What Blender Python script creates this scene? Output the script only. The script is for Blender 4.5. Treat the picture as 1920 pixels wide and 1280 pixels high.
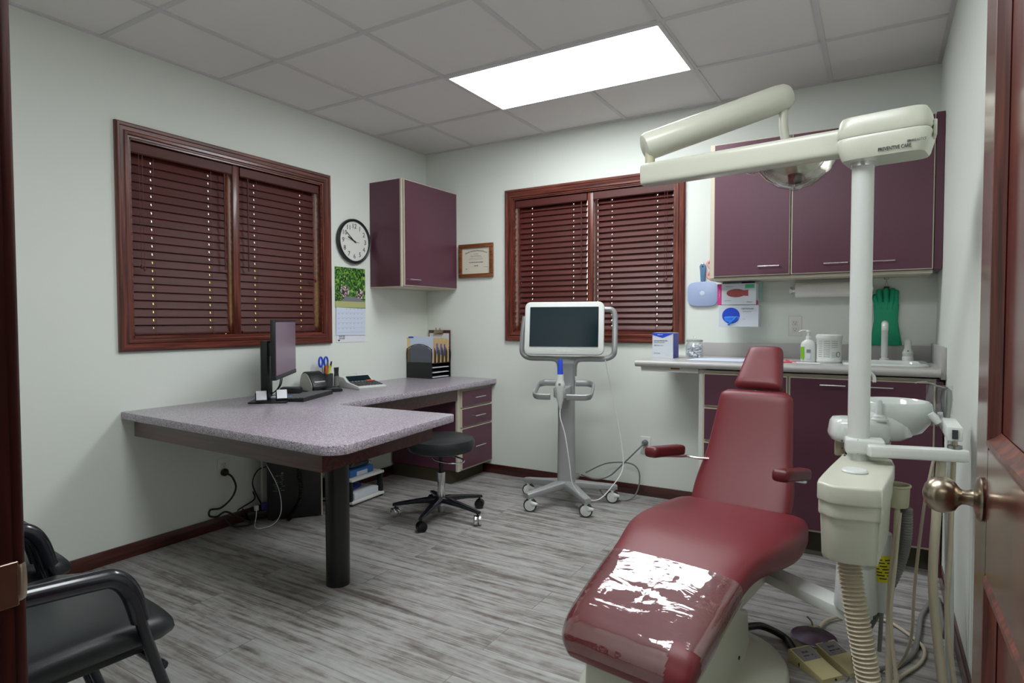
import bpy, bmesh, math, random
from math import sin, cos, pi, radians as R
from mathutils import Vector as V, Matrix as M, noise

# ------------------------------------------------------------------ camera, light, exposure
S = bpy.context.scene
COL = S.collection
for o in list(bpy.data.objects): bpy.data.objects.remove(o)
CAM = V((3.1819, -3.9385, 1.1716))
YAW, PITCH, ROLL, FPX = -0.541, -0.0335, -0.0019, 1144.0
fw = V((sin(YAW)*cos(PITCH), cos(YAW)*cos(PITCH), sin(PITCH)))
rt = V((cos(YAW), -sin(YAW), 0)); up = rt.cross(fw)
r2 = rt*cos(ROLL)+up*sin(ROLL); u2 = -rt*sin(ROLL)+up*cos(ROLL)
cd = bpy.data.cameras.new('camera'); cam = bpy.data.objects.new('camera', cd); COL.objects.link(cam)
cd.sensor_width = 36; cd.lens = FPX*36/1920; cd.clip_start = .02
m = M((r2, u2, -fw)).transposed().to_4x4(); m.translation = CAM; cam.matrix_world = m
S.camera = cam
S.view_settings.view_transform = 'Standard'; S.view_settings.look = 'None'
S.view_settings.gamma = 1; S.view_settings.use_curve_mapping = False
S.view_settings.exposure = 0.93
W = bpy.data.worlds.new('daylight'); S.world = W; W.use_nodes = True
W.node_tree.nodes['Background'].inputs[0].default_value = (1, .97, .86, 1)
W.node_tree.nodes['Background'].inputs[1].default_value = 1.6
PANEL = 8.5       # ceiling panel emission
HALL_FILL = 2.0        # emission of the added hallway fill panel

RW, RH, FY = 3.444, 2.52, -3.66   # room width, height, inner face of the front wall
T = .6096; GX = .4907; GY = -.5918

# ------------------------------------------------------------------ materials
MT = {}
def srgb(c): return tuple(((x/255)/12.92 if x/255 <= .04045 else ((x/255+.055)/1.055)**2.4) for x in c)
def nm(n):
    m = bpy.data.materials.new(n); m.use_nodes = True; MT[n] = m
    return m, m.node_tree.nodes, m.node_tree.links, m.node_tree.nodes['Principled BSDF']
def pm(n, rgb, rough=.5, metal=0, grain=0, gs=200, bump=0, coat=0, spec=.5, emit=None, trans=0, alpha=1, ior=None):
    m, N, L, B = nm(n); c = srgb(rgb)
    B.inputs['Roughness'].default_value = rough; B.inputs['Metallic'].default_value = metal
    B.inputs['Specular IOR Level'].default_value = spec; B.inputs['Coat Weight'].default_value = coat
    B.inputs['Coat Roughness'].default_value = .08
    if trans: B.inputs['Transmission Weight'].default_value = trans
    if ior: B.inputs['IOR'].default_value = ior
    B.inputs['Alpha'].default_value = alpha
    tc = N.new('ShaderNodeTexCoord'); no = N.new('ShaderNodeTexNoise'); no.inputs['Scale'].default_value = gs
    no.inputs['Detail'].default_value = 3; L.new(tc.outputs['Object'], no.inputs['Vector'])
    g = max(grain, .03)
    rp = N.new('ShaderNodeMix'); rp.data_type = 'RGBA'
    rp.inputs[6].default_value = tuple(x*(1-g) for x in c)+(1,); rp.inputs[7].default_value = tuple(min(1, x*(1+g)) for x in c)+(1,)
    L.new(no.outputs['Fac'], rp.inputs[0]); L.new(rp.outputs[2], B.inputs['Base Color'])
    if bump:
        b = N.new('ShaderNodeBump'); b.inputs['Strength'].default_value = bump; b.inputs['Distance'].default_value = .001
        L.new(no.outputs['Fac'], b.inputs['Height']); L.new(b.outputs[0], B.inputs['Normal'])
    if emit:
        B.inputs['Emission Color'].default_value = srgb(emit[0])+(1,); B.inputs['Emission Strength'].default_value = emit[1]
    return m
def ramp(N, stops):
    r = N.new('ShaderNodeValToRGB'); e = r.color_ramp.elements
    while len(e) < len(stops): e.new(.5)
    for i, (p, c) in enumerate(stops): e[i].position = p; e[i].color = srgb(c)+(1,)
    return r
def wood(n, a, b, c, axis=0, rough=.35, coat=.3, sc=1.0):
    m, N, L, B = nm(n)
    tc = N.new('ShaderNodeTexCoord'); mp = N.new('ShaderNodeMapping'); s = [60*sc]*3; s[axis] = 3*sc
    mp.inputs['Scale'].default_value = s; L.new(tc.outputs['Object'], mp.inputs['Vector'])
    no = N.new('ShaderNodeTexNoise'); no.inputs['Scale'].default_value = 1; no.inputs['Detail'].default_value = 6
    no.inputs['Distortion'].default_value = .8; L.new(mp.outputs[0], no.inputs['Vector'])
    r = ramp(N, [(.3, a), (.5, b), (.7, c)]); L.new(no.outputs['Fac'], r.inputs[0]); L.new(r.outputs[0], B.inputs['Base Color'])
    B.inputs['Roughness'].default_value = rough; B.inputs['Coat Weight'].default_value = coat; B.inputs['Coat Roughness'].default_value = .15
    return m

pm('paint', (224, 229, 221), .6, gs=260, bump=.12)
pm('paint_hall', (190, 190, 180), .7)
pm('tile_face', (232, 229, 226), .95, gs=420, grain=.08, bump=.35)
pm('grid_white', (212, 210, 210), .6)
pm('panel_frame', (215, 215, 215), .4)
for ax, nme in ((0, 'x'), (1, 'y'), (2, 'z')):
    wood('cherry_'+nme, (58, 24, 18), (94, 42, 31), (128, 64, 47), ax)
    wood('redwood_'+nme, (40, 14, 12), (66, 24, 20), (88, 36, 28), ax, .3, .4)
wood('slat_x', (70, 26, 22), (80, 32, 27), (92, 38, 32), 0, .5, .05, .5)
wood('slat_y', (66, 20, 15), (76, 26, 20), (88, 32, 25), 1, .55, 0, .5)
wood('doorwood', (60, 24, 22), (96, 40, 34), (112, 52, 44), 2, .22, .6, .25)
wood('doorwood_y', (60, 24, 22), (96, 40, 34), (112, 52, 44), 1, .22, .6, .25)
wood('frame_oak', (90, 48, 22), (122, 70, 36), (150, 92, 50), 0, .4, .2, 1.5)
pm('laminate', (90, 50, 66), .36, grain=.2, gs=330, bump=.06)
pm('edging', (196, 188, 170), .5)
pm('kick', (66, 58, 42), .6, grain=.1)
pm('chrome', (225, 225, 228), .22, 1)
pm('nickel', (168, 156, 138), .28, 1)
pm('silver', (166, 168, 168), .38, .45, grain=.05, gs=900)
pm('steel', (150, 152, 150), .3, 1)
pm('dark_chrome', (60, 60, 64), .2, 1)
pm('black_plastic', (18, 20, 22), .42)
pm('black_paint', (20, 20, 21), .3)
pm('black_vinyl', (28, 31, 34), .38, gs=500, bump=.25)
pm('black_metal', (14, 17, 26), .25, coat=.4)
pm('charcoal', (52, 54, 56), .5)
pm('printer_gray', (166, 169, 160), .4)
pm('key_gray', (88, 92, 92), .6)
pm('white_plastic', (208, 211, 207), .3)
pm('white_matte', (214, 214, 210), .6)
pm('porcelain', (208, 213, 209), .12, coat=.5)
pm('bisque', (196, 197, 182), .32, coat=.1)
pm('bisque_dark', (178, 174, 148), .4)
pm('cream_pedal', (196, 186, 140), .45)
pm('hose', (190, 180, 158), .4)
pm('hose_gray', (120, 120, 116), .45)
pm('hose_white', (214, 216, 216), .35)
pm('cable_black', (24, 24, 24), .5)
pm('cable_gray', (104, 108, 108), .5)
pm('cable_white', (218, 218, 214), .4)
pm('paper', (222, 224, 230), .8)
pm('paper_blue', (205, 214, 232), .8)
pm('manila', (226, 200, 150), .8)
pm('cardboard', (206, 212, 220), .55)
pm('box_blue', (26, 70, 200), .45)
pm('box_navy', (38, 44, 160), .45, grain=.35, gs=60)
pm('box_pink', (214, 60, 140), .5)
pm('box_mint', (168, 204, 200), .5)
pm('purple', (66, 40, 130), .5)
pm('green_label', (70, 180, 130), .5)
pm('lime', (120, 190, 20), .4)
pm('yellow', (222, 214, 20), .5)
pm('highlighter', (200, 214, 40), .35)
pm('orange', (222, 92, 36), .4)
pm('glove_blue', (30, 120, 230), .4, grain=.3, gs=50)
pm('glove_red', (150, 62, 66), .5, grain=.2, gs=40)
pm('rubber_green', (0, 158, 116), .45, gs=60, bump=.3)
pm('scissor_blue', (30, 74, 200), .3)
pm('mirror_frame', (160, 176, 208), .3)
pm('mirror_blue', (88, 124, 160), .35)
pm('pink_plastic', (226, 170, 168), .35)
pm('pink', (230, 90, 110), .5)
pm('ink', (34, 34, 40), .6)
pm('ink_gray', (120, 124, 130), .6)
pm('ink_white', (235, 235, 235), .6)
pm('screen_dark', (12, 32, 40), .10, spec=.35)
pm('monitor_screen', (104, 84, 100), .32, coat=.0, emit=((96, 78, 92), .16))
pm('clock_face', (222, 222, 216), .5)
pm('certificate', (214, 210, 192), .6)
pm('cal_header', (176, 178, 120), .6)
pm('cal_green', (20, 90, 70), .6)
pm('bracket_rust', (150, 110, 50), .7)
pm('counter_gray', (176, 174, 172), .35, grain=.06, gs=700)
pm('gunmetal', (128, 122, 138), .25, .9)
pm('label_gray', (126, 120, 122), .6)
pm('outlet_white', (222, 222, 216), .4)
pm('roll_paper', (232, 230, 226), .9, gs=120, bump=.2)
pm('cotton', (236, 236, 240), .9, gs=90, bump=.3)
pm('burgundy', (112, 34, 42), .42, grain=.06, gs=900, bump=.3, spec=.55)
pm('burgundy_dark', (92, 20, 28), .35)
pm('ext_wall', (226, 214, 120), .9)
pm('toner_blue', (40, 104, 170), .35)

def glassy(n, tint=(1, 1, 1), rough=.02, fac=.06, wr=0, graze=.5, ws=14):
    m, N, L, B = nm(n); N.remove(B); out = N['Material Output']
    t = N.new('ShaderNodeBsdfTransparent'); t.inputs[0].default_value = tint+(1,)
    g = N.new('ShaderNodeBsdfGlossy'); g.inputs['Roughness'].default_value = rough
    lw = N.new('ShaderNodeLayerWeight'); lw.inputs[0].default_value = .3
    ma = N.new('ShaderNodeMath'); ma.operation = 'MULTIPLY_ADD'; ma.inputs[1].default_value = graze; ma.inputs[2].default_value = fac
    L.new(lw.outputs['Facing'], ma.inputs[0]); mx = N.new('ShaderNodeMixShader')
    L.new(ma.outputs[0], mx.inputs[0]); L.new(t.outputs[0], mx.inputs[1]); L.new(g.outputs[0], mx.inputs[2]); L.new(mx.outputs[0], out.inputs[0])
    if wr:
        tc = N.new('ShaderNodeTexCoord'); mp = N.new('ShaderNodeMapping'); mp.inputs['Scale'].default_value = (1, 2.2, 1)
        no = N.new('ShaderNodeTexNoise'); no.inputs['Scale'].default_value = ws; no.inputs['Detail'].default_value = 4; no.inputs['Distortion'].default_value = 1.6
        L.new(tc.outputs['Object'], mp.inputs[0]); L.new(mp.outputs[0], no.inputs['Vector'])
        b = N.new('ShaderNodeBump'); b.inputs['Strength'].default_value = wr; b.inputs['Distance'].default_value = .01
        L.new(no.outputs['Fac'], b.inputs['Height']); L.new(b.outputs[0], g.inputs['Normal']); L.new(b.outputs[0], lw.inputs['Normal'])
    return m
glassy('pane_glass', (.95, .97, .97))
glassy('clear_film', (.97, .95, .96), .05, .12, .22, .5, 7)
glassy('clear_glass', (.97, .98, .98), .02, .04, 0, .3)
glassy('clear_plastic', (.93, .94, .97), .1, .12, .5)
glassy('lamp_glass', (.90, .90, .84), .06, .10, 0, .6)
pm('reflector', (206, 206, 196), .4, .3)

def speckle(n, base, d, l, rough=.28):
    m, N, L, B = nm(n); tc = N.new('ShaderNodeTexCoord')
    v = N.new('ShaderNodeTexVoronoi'); v.inputs['Scale'].default_value = 330; L.new(tc.outputs['Object'], v.inputs['Vector'])
    r = ramp(N, [(0, d), (.35, base), (.62, base), (1, l)])
    sx = N.new('ShaderNodeSeparateColor'); L.new(v.outputs['Color'], sx.inputs[0]); L.new(sx.outputs[0], r.inputs[0])
    L.new(r.outputs[0], B.inputs['Base Color']); B.inputs['Roughness'].default_value = rough
speckle('desk_speckle', (160, 150, 162), (84, 76, 94), (214, 206, 212))

def floor_mat():
    m, N, L, B = nm('plank_floor'); tc = N.new('ShaderNodeTexCoord')
    br = N.new('ShaderNodeTexBrick'); br.offset = .37; br.inputs['Scale'].default_value = 1
    br.inputs['Brick Width'].default_value = 1.22; br.inputs['Row Height'].default_value = .18
    br.inputs['Mortar Size'].default_value = .0012; br.inputs['Mortar Smooth'].default_value = .3
    br.inputs['Color1'].default_value = (0, 0, 0, 1); br.inputs['Color2'].default_value = (1, 1, 1, 1); br.inputs['Mortar'].default_value = (.5, .5, .5, 1)
    L.new(tc.outputs['Object'], br.inputs['Vector'])
    sc = N.new('ShaderNodeVectorMath'); sc.operation = 'SCALE'; sc.inputs['Scale'].default_value = 9; L.new(br.outputs['Color'], sc.inputs[0])
    ad = N.new('ShaderNodeVectorMath'); L.new(tc.outputs['Object'], ad.inputs[0]); L.new(sc.outputs[0], ad.inputs[1])
    def n(scale, det, dist, rough=.6):
        mp = N.new('ShaderNodeMapping'); mp.inputs['Scale'].default_value = scale; L.new(ad.outputs[0], mp.inputs[0])
        no = N.new('ShaderNodeTexNoise'); no.inputs['Scale'].default_value = 1; no.inputs['Detail'].default_value = det
        no.inputs['Distortion'].default_value = dist; no.inputs['Roughness'].default_value = rough; L.new(mp.outputs[0], no.inputs['Vector']); return no
    a = n((1.9, 26, 1), 5, .9); b = n((5, 95, 1), 4, .4, .7); c = n((14, 16, 1), 3, 0)
    mx = N.new('ShaderNodeMix'); mx.inputs[0].default_value = .34; L.new(a.outputs['Fac'], mx.inputs[2]); L.new(b.outputs['Fac'], mx.inputs[3])
    mx2 = N.new('ShaderNodeMix'); mx2.inputs[0].default_value = .18; L.new(mx.outputs[0], mx2.inputs[2]); L.new(c.outputs['Fac'], mx2.inputs[3])
    r = ramp(N, [(.34, (84, 77, 72)), (.44, (122, 117, 113)), (.50, (150, 148, 145)), (.60, (168, 168, 165)), (.72, (182, 182, 179))])
    L.new(mx2.outputs[0], r.inputs[0])
    dk = N.new('ShaderNodeMix'); dk.data_type = 'RGBA'; dk.blend_type = 'MULTIPLY'; dk.inputs[7].default_value = (.42, .4, .38, 1)
    L.new(br.outputs['Fac'], dk.inputs[0]); L.new(r.outputs[0], dk.inputs[6]); L.new(dk.outputs[2], B.inputs['Base Color'])
    B.inputs['Roughness'].default_value = .42
    bp = N.new('ShaderNodeBump'); bp.inputs['Strength'].default_value = .25; bp.inputs['Distance'].default_value = .002
    L.new(b.outputs['Fac'], bp.inputs['Height']); L.new(bp.outputs[0], B.inputs['Normal'])
floor_mat()
def emis(n, rgb, s):
    m, N, L, B = nm(n); B.inputs['Emission Color'].default_value = rgb+(1,); B.inputs['Emission Strength'].default_value = s
emis('panel_light', (.93, .97, 1.0), PANEL); emis('hall_fill', (1, .95, .86), HALL_FILL)
def garden():
    m, N, L, B = nm('garden_photo'); tc = N.new('ShaderNodeTexCoord')
    v = N.new('ShaderNodeTexVoronoi'); v.inputs['Scale'].default_value = 90; L.new(tc.outputs['Object'], v.inputs['Vector'])
    r = ramp(N, [(0, (10, 30, 12)), (.4, (40, 90, 30)), (.75, (96, 150, 50)), (1, (150, 190, 90))])
    sx = N.new('ShaderNodeSeparateColor'); L.new(v.outputs['Color'], sx.inputs[0]); L.new(sx.outputs[0], r.inputs[0]); L.new(r.outputs[0], B.inputs['Base Color'])
    m, N, L, B = nm('flower_photo'); tc = N.new('ShaderNodeTexCoord')
    v = N.new('ShaderNodeTexVoronoi'); v.inputs['Scale'].default_value = 120; L.new(tc.outputs['Object'], v.inputs['Vector'])
    r = ramp(N, [(0, (30, 40, 30)), (.4, (60, 70, 50)), (.6, (190, 160, 165)), (1, (235, 220, 215))])
    sx = N.new('ShaderNodeSeparateColor'); L.new(v.outputs['Color'], sx.inputs[0]); L.new(sx.outputs[0], r.inputs[0]); L.new(r.outputs[0], B.inputs['Base Color'])
garden()
def meshm():
    m, N, L, B = nm('mesh_black'); B.inputs['Base Color'].default_value = (.008, .009, .01, 1); B.inputs['Roughness'].default_value = .4
    tc = N.new('ShaderNodeTexCoord'); ck = N.new('ShaderNodeTexChecker'); ck.inputs['Scale'].default_value = 700
    L.new(tc.outputs['Object'], ck.inputs['Vector']); a = N.new('ShaderNodeMath'); a.operation = 'MULTIPLY_ADD'; a.inputs[1].default_value = -.2; a.inputs[2].default_value = .46
    L.new(ck.outputs['Fac'], a.inputs[0]); L.new(a.outputs[0], B.inputs['Alpha'])
meshm()

# ------------------------------------------------------------------ mesh helpers
def basis(z, x=None):
    z = V(z).normalized(); x = V(x) if x is not None else (V((1, 0, 0)) if abs(z.x) < .9 else V((0, 1, 0)))
    x = (x - z*x.dot(z)).normalized(); return M((x, z.cross(x), z)).transposed()
def supell(n, hw, ht, e):
    """superellipse sampled at equal arc length"""
    D = []; N = 240
    for k in range(N):
        a = 2*pi*k/N; ca, sa = cos(a), sin(a); D.append((hw*math.copysign(abs(ca)**(2/e), ca), ht*math.copysign(abs(sa)**(2/e), sa)))
    if e <= 2.05: return [D[int(k*N/n) % N] for k in range(n)]
    D.append(D[0]); L = [0]
    for p, q in zip(D, D[1:]): L.append(L[-1]+math.hypot(p[0]-q[0], p[1]-q[1]))
    out = []; j = 0
    for k in range(n):
        t = L[-1]*k/n
        while j < N-1 and L[j+1] < t: j += 1
        u = (t-L[j])/max(1e-9, L[j+1]-L[j]); out.append((D[j][0]+(D[j+1][0]-D[j][0])*u, D[j][1]+(D[j+1][1]-D[j][1])*u))
    return out
class MB:
    def __init__(s): s.v = []; s.f = []
    def raw(s, vs, fs):
        k = len(s.v); s.v += [V(p) for p in vs]; s.f += [tuple(i+k for i in f) for f in fs]; return s
    def _bm(s, bm, mat=None):
        bm.verts.ensure_lookup_table()
        s.raw([(mat @ v.co) if mat else v.co.copy() for v in bm.verts], [[v.index for v in f.verts] for f in bm.faces]); bm.free(); return s
    def box(s, c, d, rot=None, bev=0, seg=2):
        """c centre, d size"""
        bm = bmesh.new(); bmesh.ops.create_cube(bm, size=1); bmesh.ops.scale(bm, vec=V(d), verts=bm.verts)
        if bev: bmesh.ops.bevel(bm, geom=list(bm.edges), offset=min(bev, min(d)*.49), segments=seg, profile=.5, affect='EDGES')
        bm.verts.index_update()
        m = M.Translation(V(c)) @ ((rot.to_4x4() if len(rot) == 3 else rot) if rot is not None else M.Identity(4)); return s._bm(bm, m)
    def b2(s, lo, hi, bev=0, seg=2):
        lo, hi = V(lo), V(hi); return s.box((lo+hi)/2, hi-lo, None, bev, seg)
    def prism(s, pts, z0, z1, mat=None, bev=0, seg=2):
        """2d polygon extruded; mat maps (x,y,z)"""
        bm = bmesh.new(); a = [bm.verts.new((p[0], p[1], z0)) for p in pts]; f = bm.faces.new(a)
        r = bmesh.ops.extrude_face_region(bm, geom=[f]); vs = [e for e in r['geom'] if isinstance(e, bmesh.types.BMVert)]
        bmesh.ops.translate(bm, verts=vs, vec=(0, 0, z1-z0)); bmesh.ops.recalc_face_normals(bm, faces=bm.faces)
        if bev:
            es = [e for e in bm.edges if abs(e.verts[0].co.z-e.verts[1].co.z) < 1e-6]
            bmesh.ops.bevel(bm, geom=es, offset=bev, segments=seg, profile=.5, affect='EDGES')
        bm.verts.index_update()
        return s._bm(bm, mat.to_4x4() if mat is not None and len(mat) == 3 else mat)
    def lathe(s, prof, c=(0, 0, 0), axis=(0, 0, 1), n=28):
        """prof: list of (radius, height)"""
        B = basis(axis); c = V(c); k = len(s.v); rows = []
        for r, h in prof:
            if r < 1e-6: rows.append([len(s.v)]); s.v.append(c+B @ V((0, 0, h)))
            else:
                rows.append(list(range(len(s.v), len(s.v)+n)))
                s.v += [c+B @ V((r*cos(2*pi*i/n), r*sin(2*pi*i/n), h)) for i in range(n)]
        for a, b in zip(rows, rows[1:]):
            for i in range(n):
                j = (i+1) % n
                if len(a) == 1 and len(b) == 1: continue
                if len(a) == 1: s.f.append((a[0], b[j], b[i]))
                elif len(b) == 1: s.f.append((a[i], a[j], b[0]))
                else: s.f.append((a[i], a[j], b[j], b[i]))
        return s
    def cyl(s, a, b, r, r1=None, n=24, bev=0):
        a, b = V(a), V(b); h = (b-a).length; r1 = r if r1 is None else r1
        if bev: pr = [(0, 0), (r-bev, 0), (r-bev*.3, bev*.3), (r, bev), (r1, h-bev), (r1-bev*.3, h-bev*.3), (r1-bev, h), (0, h)]
        else: pr = [(0, 0), (r, 0), (r1, h), (0, h)]
        return s.lathe(pr, a, b-a, n)
    def ball(s, c, r, n=20, sc=(1, 1, 1)):
        c = V(c); pr = []; k = len(s.v)
        s.lathe([(sin(pi*i/12)*r, -cos(pi*i/12)*r) for i in range(13)], (0, 0, 0), (0, 0, 1), n)
        for i in range(k, len(s.v)): p = s.v[i]; s.v[i] = V((p.x*sc[0], p.y*sc[1], p.z*sc[2]))+c
        return s
    def tube(s, pts, r, n=12, smooth=6, cap=True, flat=None, closed=False):
        """r: number or function of t 0..1; flat=(wx,wy) gives an oblong section"""
        P = [V(p) for p in pts]
        if smooth and len(P) > 2:
            Q = []; L = len(P); rng = L if closed else L-1
            for i in range(rng):
                g = (lambda k: P[k % L]) if closed else (lambda k: P[max(0, min(L-1, k))])
                a, b, c, d = g(i-1), g(i), g(i+1), g(i+2)
                for k in range(smooth):
                    t = k/smooth; Q.append(.5*((2*b)+(c-a)*t+(2*a-5*b+4*c-d)*t*t+(3*b-a-3*c+d)*t**3))
            if not closed: Q.append(P[-1])
            P = Q
        L = len(P); N_ = None; rows = []
        for i, p in enumerate(P):
            if closed: t = (P[(i+1) % L]-P[i-1]).normalized()
            else: t = (P[min(L-1, i+1)]-P[max(0, i-1)]).normalized()
            if N_ is None: N_ = basis(t) @ V((1, 0, 0)) if flat is None else (V((0, 0, 1))-t*t.z if abs(t.z) < .99 else V((1, 0, 0)))
            N_ = (N_-t*N_.dot(t)).normalized(); b = t.cross(N_)
            rr = r(i/(L-1)) if callable(r) else r
            fx, fy = flat or (1, 1)
            rows.append(list(range(len(s.v), len(s.v)+n)))
            s.v += [p+N_*rr*fx*cos(2*pi*k/n)+b*rr*fy*sin(2*pi*k/n) for k in range(n)]
        prs = list(zip(rows, rows[1:]))+([(rows[-1], rows[0])] if closed else [])
        for a, b in prs:
            for k in range(n): s.f.append((a[k], a[(k+1) % n], b[(k+1) % n], b[k]))
        if cap and not closed: s.f.append(tuple(reversed(rows[0]))); s.f.append(tuple(rows[-1]))
        return s
    def loft(s, st, n=40, e=4.5, cap=True):
        """st: (centre, xdir, ydir, hw, ht[, e])"""
        rows = []
        for q in st:
            c, x, y, hw, ht = q[:5]; ee = q[5] if len(q) > 5 else e; c, x, y = V(c), V(x), V(y)
            rows.append(list(range(len(s.v), len(s.v)+n)))
            for px, py in supell(n, hw, ht, ee): s.v.append(c+x*px+y*py)
        for a, b in zip(rows, rows[1:]):
            for k in range(n): s.f.append((a[k], a[(k+1) % n], b[(k+1) % n], b[k]))
        if cap: s.f.append(tuple(reversed(rows[0]))); s.f.append(tuple(rows[-1]))
        return s
    def pad(s, a, b, xd, hw0, hw1, th, r=.03, e=5, steps=5, bow=0):
        """cushion running from a to b, width dir xd, thickness th"""
        a, b, xd = V(a), V(b), V(xd).normalized(); d = (b-a).normalized(); y = d.cross(xd).normalized(); L = (b-a).length; st = []
        for i in range(steps+1): q = pi/2*i/steps; st.append((r*(1-cos(q)), sin(q)))
        up_ = [(t, k) for t, k in st]; dn = [(L-t, k) for t, k in reversed(st)]
        mid = [(r+(L-2*r)*i/8, 1) for i in range(1, 8)]
        out = []
        for t, k in up_+mid+dn:
            hw = hw0+(hw1-hw0)*t/L
            out.append((a+d*t+y*bow*sin(pi*t/L), xd, y, hw-r*(1-max(k, .02))*.9, th/2*max(k, .15), e))
        return s.loft(out, e=e)
    def build(s, name, mat, parent=None, world=False, sharp=35, **kw):
        me = bpy.data.meshes.new(name); vs = s.v
        if world and parent is not None: vs = [parent.matrix_basis.inverted() @ v for v in vs] if not parent.parent else [parent.parent.matrix_basis.inverted() @ v for v in vs]
        me.from_pydata([tuple(v) for v in vs], [], s.f)
        bm = bmesh.new(); bm.from_mesh(me); bmesh.ops.recalc_face_normals(bm, faces=bm.faces); bm.to_mesh(me); bm.free()
        me.materials.append(MT[mat]); me.polygons.foreach_set('use_smooth', [True]*len(me.polygons))
        me.set_sharp_from_angle(angle=R(sharp)); me.update()
        o = bpy.data.objects.new(name, me); COL.objects.link(o)
        if parent: o.parent = parent
        for k, v in kw.items(): o[k] = v
        return o
def thing(name, label, cat, loc=(0, 0, 0), rz=0, group=None):
    o = bpy.data.objects.new(name, None); COL.objects.link(o); o.empty_display_size = .05
    o.matrix_basis = M.Translation(V(loc)) @ M.Rotation(rz, 4, 'Z'); o['label'] = label; o['category'] = cat
    if group: o['group'] = group
    return o
def tag(o, label, cat, group=None):
    o['label'] = label; o['category'] = cat
    if group: o['group'] = group
    return o
def struct(o): o['kind'] = 'structure'; return o
def copy_thing(o, mat=None, label=None, parent=None):
    c = o.copy(); COL.objects.link(c)
    if parent: c.parent = parent
    if mat is not None: c.matrix_basis = mat
    if label: c['label'] = label
    for ch in o.children: copy_thing(ch, None, None, c)
    return c
def text(s, size, pos, xd, yd, mat, parent, name='lettering', align='CENTER', arc=0, world=False, thick=.0004, sx=1):
    cu = bpy.data.curves.new('t', 'FONT'); cu.body = s; cu.size = size; cu.align_x = align; cu.align_y = 'CENTER'; cu.extrude = thick; cu.resolution_u = 2
    t = bpy.data.objects.new('t', cu); COL.objects.link(t); dg = bpy.context.evaluated_depsgraph_get(); dg.update()
    me = bpy.data.meshes.new_from_object(t.evaluated_get(dg)); bpy.data.objects.remove(t)
    xd, yd = V(xd).normalized(), V(yd).normalized(); zd = xd.cross(yd); pos = V(pos)
    b = MB(); b.raw([pos+xd*v.co.x*sx+yd*(v.co.y-arc*v.co.x**2)+zd*v.co.z for v in me.vertices], [list(p.vertices) for p in me.polygons])
    return b.build(name, mat, parent, world)
X_, Y_, Z_ = V((1, 0, 0)), V((0, 1, 0)), V((0, 0, 1))

# ------------------------------------------------------------------ room shell
HX0, HX1, HY = 1.9, 4.3, -5.6      # hallway behind the doorway
struct(MB().b2((-.16, FY-.14, -.1), (RW+.16, .16, 0)).build('floor', 'plank_floor'))
struct(MB().b2((HX0, HY, -.1), (HX1, FY-.14, -.001)).build('floor_hall', 'plank_floor'))
DX0, DX1, DZ = 2.388, 3.365, 2.06  # doorway
WZ0, WZ1 = 1.085, 2.085            # window openings
LY0, LY1 = -2.315, -1.09           # left window opening along y
BX0, BX1 = .825, 2.052             # back window opening along x
def hole_wall(name, axis, fixed, thick, a0, a1, z1, h0, h1, hz0, hz1, mat='paint'):
    b = MB()
    def bx(p0, p1, q0, q1):
        if p1-p0 < 1e-4 or q1-q0 < 1e-4: return
        if axis == 'x': b.b2((p0, min(fixed, fixed+thick), q0), (p1, max(fixed, fixed+thick), q1))
        else: b.b2((min(fixed, fixed+thick), p0, q0), (max(fixed, fixed+thick), p1, q1))
    bx(a0, h0, 0, z1); bx(h1, a1, 0, z1); bx(h0, h1, 0, hz0); bx(h0, h1, hz1, z1)
    return struct(b.build(name, mat))
hole_wall('wall_left', 'y', 0, -.16, FY-.14, .16, RH+.12, LY0, LY1, WZ0, WZ1)
hole_wall('wall_back', 'x', 0, .16, 0, RW, RH+.12, BX0, BX1, WZ0, WZ1)
struct(MB().b2((RW, FY-.14, 0), (RW+.16, .16, RH+.12)).build('wall_right', 'paint'))
hole_wall('wall_front', 'x', FY, -.14, 0, RW, RH+.12, DX0-.02, DX1+.02, 0, DZ+.02)
b = MB(); b.b2((HX0-.1, HY, 0), (HX0, FY-.14, 2.5)); b.b2((HX1, HY, 0), (HX1+.1, FY-.14, 2.5)); b.b2((HX0-.1, HY-.1, 0), (HX1+.1, HY, 2.5))
b.b2((RW+.16, FY-.14, 0), (HX1+.1, FY-.10, 2.5)); b.b2((HX0-.1, HY-.1, 2.5), (HX1+.1, FY-.14, 2.6))
struct(b.build('wall_hall', 'paint_hall'))
t = thing('hall_fill_light', 'added white rectangular fill light panel, out of view in the hallway outside the door', 'ceiling light', (3.1, -4.9, 2.5))  # unseen lamp added behind the camera for extra light through the doorway
MB().b2((-.6, -.3, -.03), (.6, .3, 0)).build('frame', 'panel_frame', t); MB().b2((-.57, -.27, -.034), (.57, .27, -.028)).build('diffuser', 'hall_fill', t)

# ceiling: tiles, T grid, wall angle
gxs = [GX+i*T for i in range(-1, 6)]; gys = [GY-i*T for i in range(-1, 6)]
LP = [(1, 0), (2, 3)]              # light panels: (column, row) of their left tile, two tiles wide
def is_light(i, j): return any(j == r and i in (c, c+1) for c, r in LP)
tiles = MB()
for i in range(-1, 5):
    for j in range(-1, 6):
        x0 = GX+i*T; x1 = x0+T; y1 = GY-j*T; y0 = y1-T
        if is_light(i, j): continue
        x0, x1, y0, y1 = max(0, x0), min(RW, x1), max(FY, y0), min(0, y1)
        if x1-x0 > .03 and y1-y0 > .03: tiles.b2((x0+.006, y0+.006, RH+.004), (x1-.006, y1-.006, RH+.02), .002, 1)
tiles.b2((-.16, FY-.14, RH+.09), (RW+.16, .16, RH+.12))
struct(tiles.build('ceiling', 'tile_face'))
g = MB(); w = .012
for i in range(0, 5): g.b2((GX+i*T-w, FY, RH-.004), (GX+i*T+w, 0, RH+.006))
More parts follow.
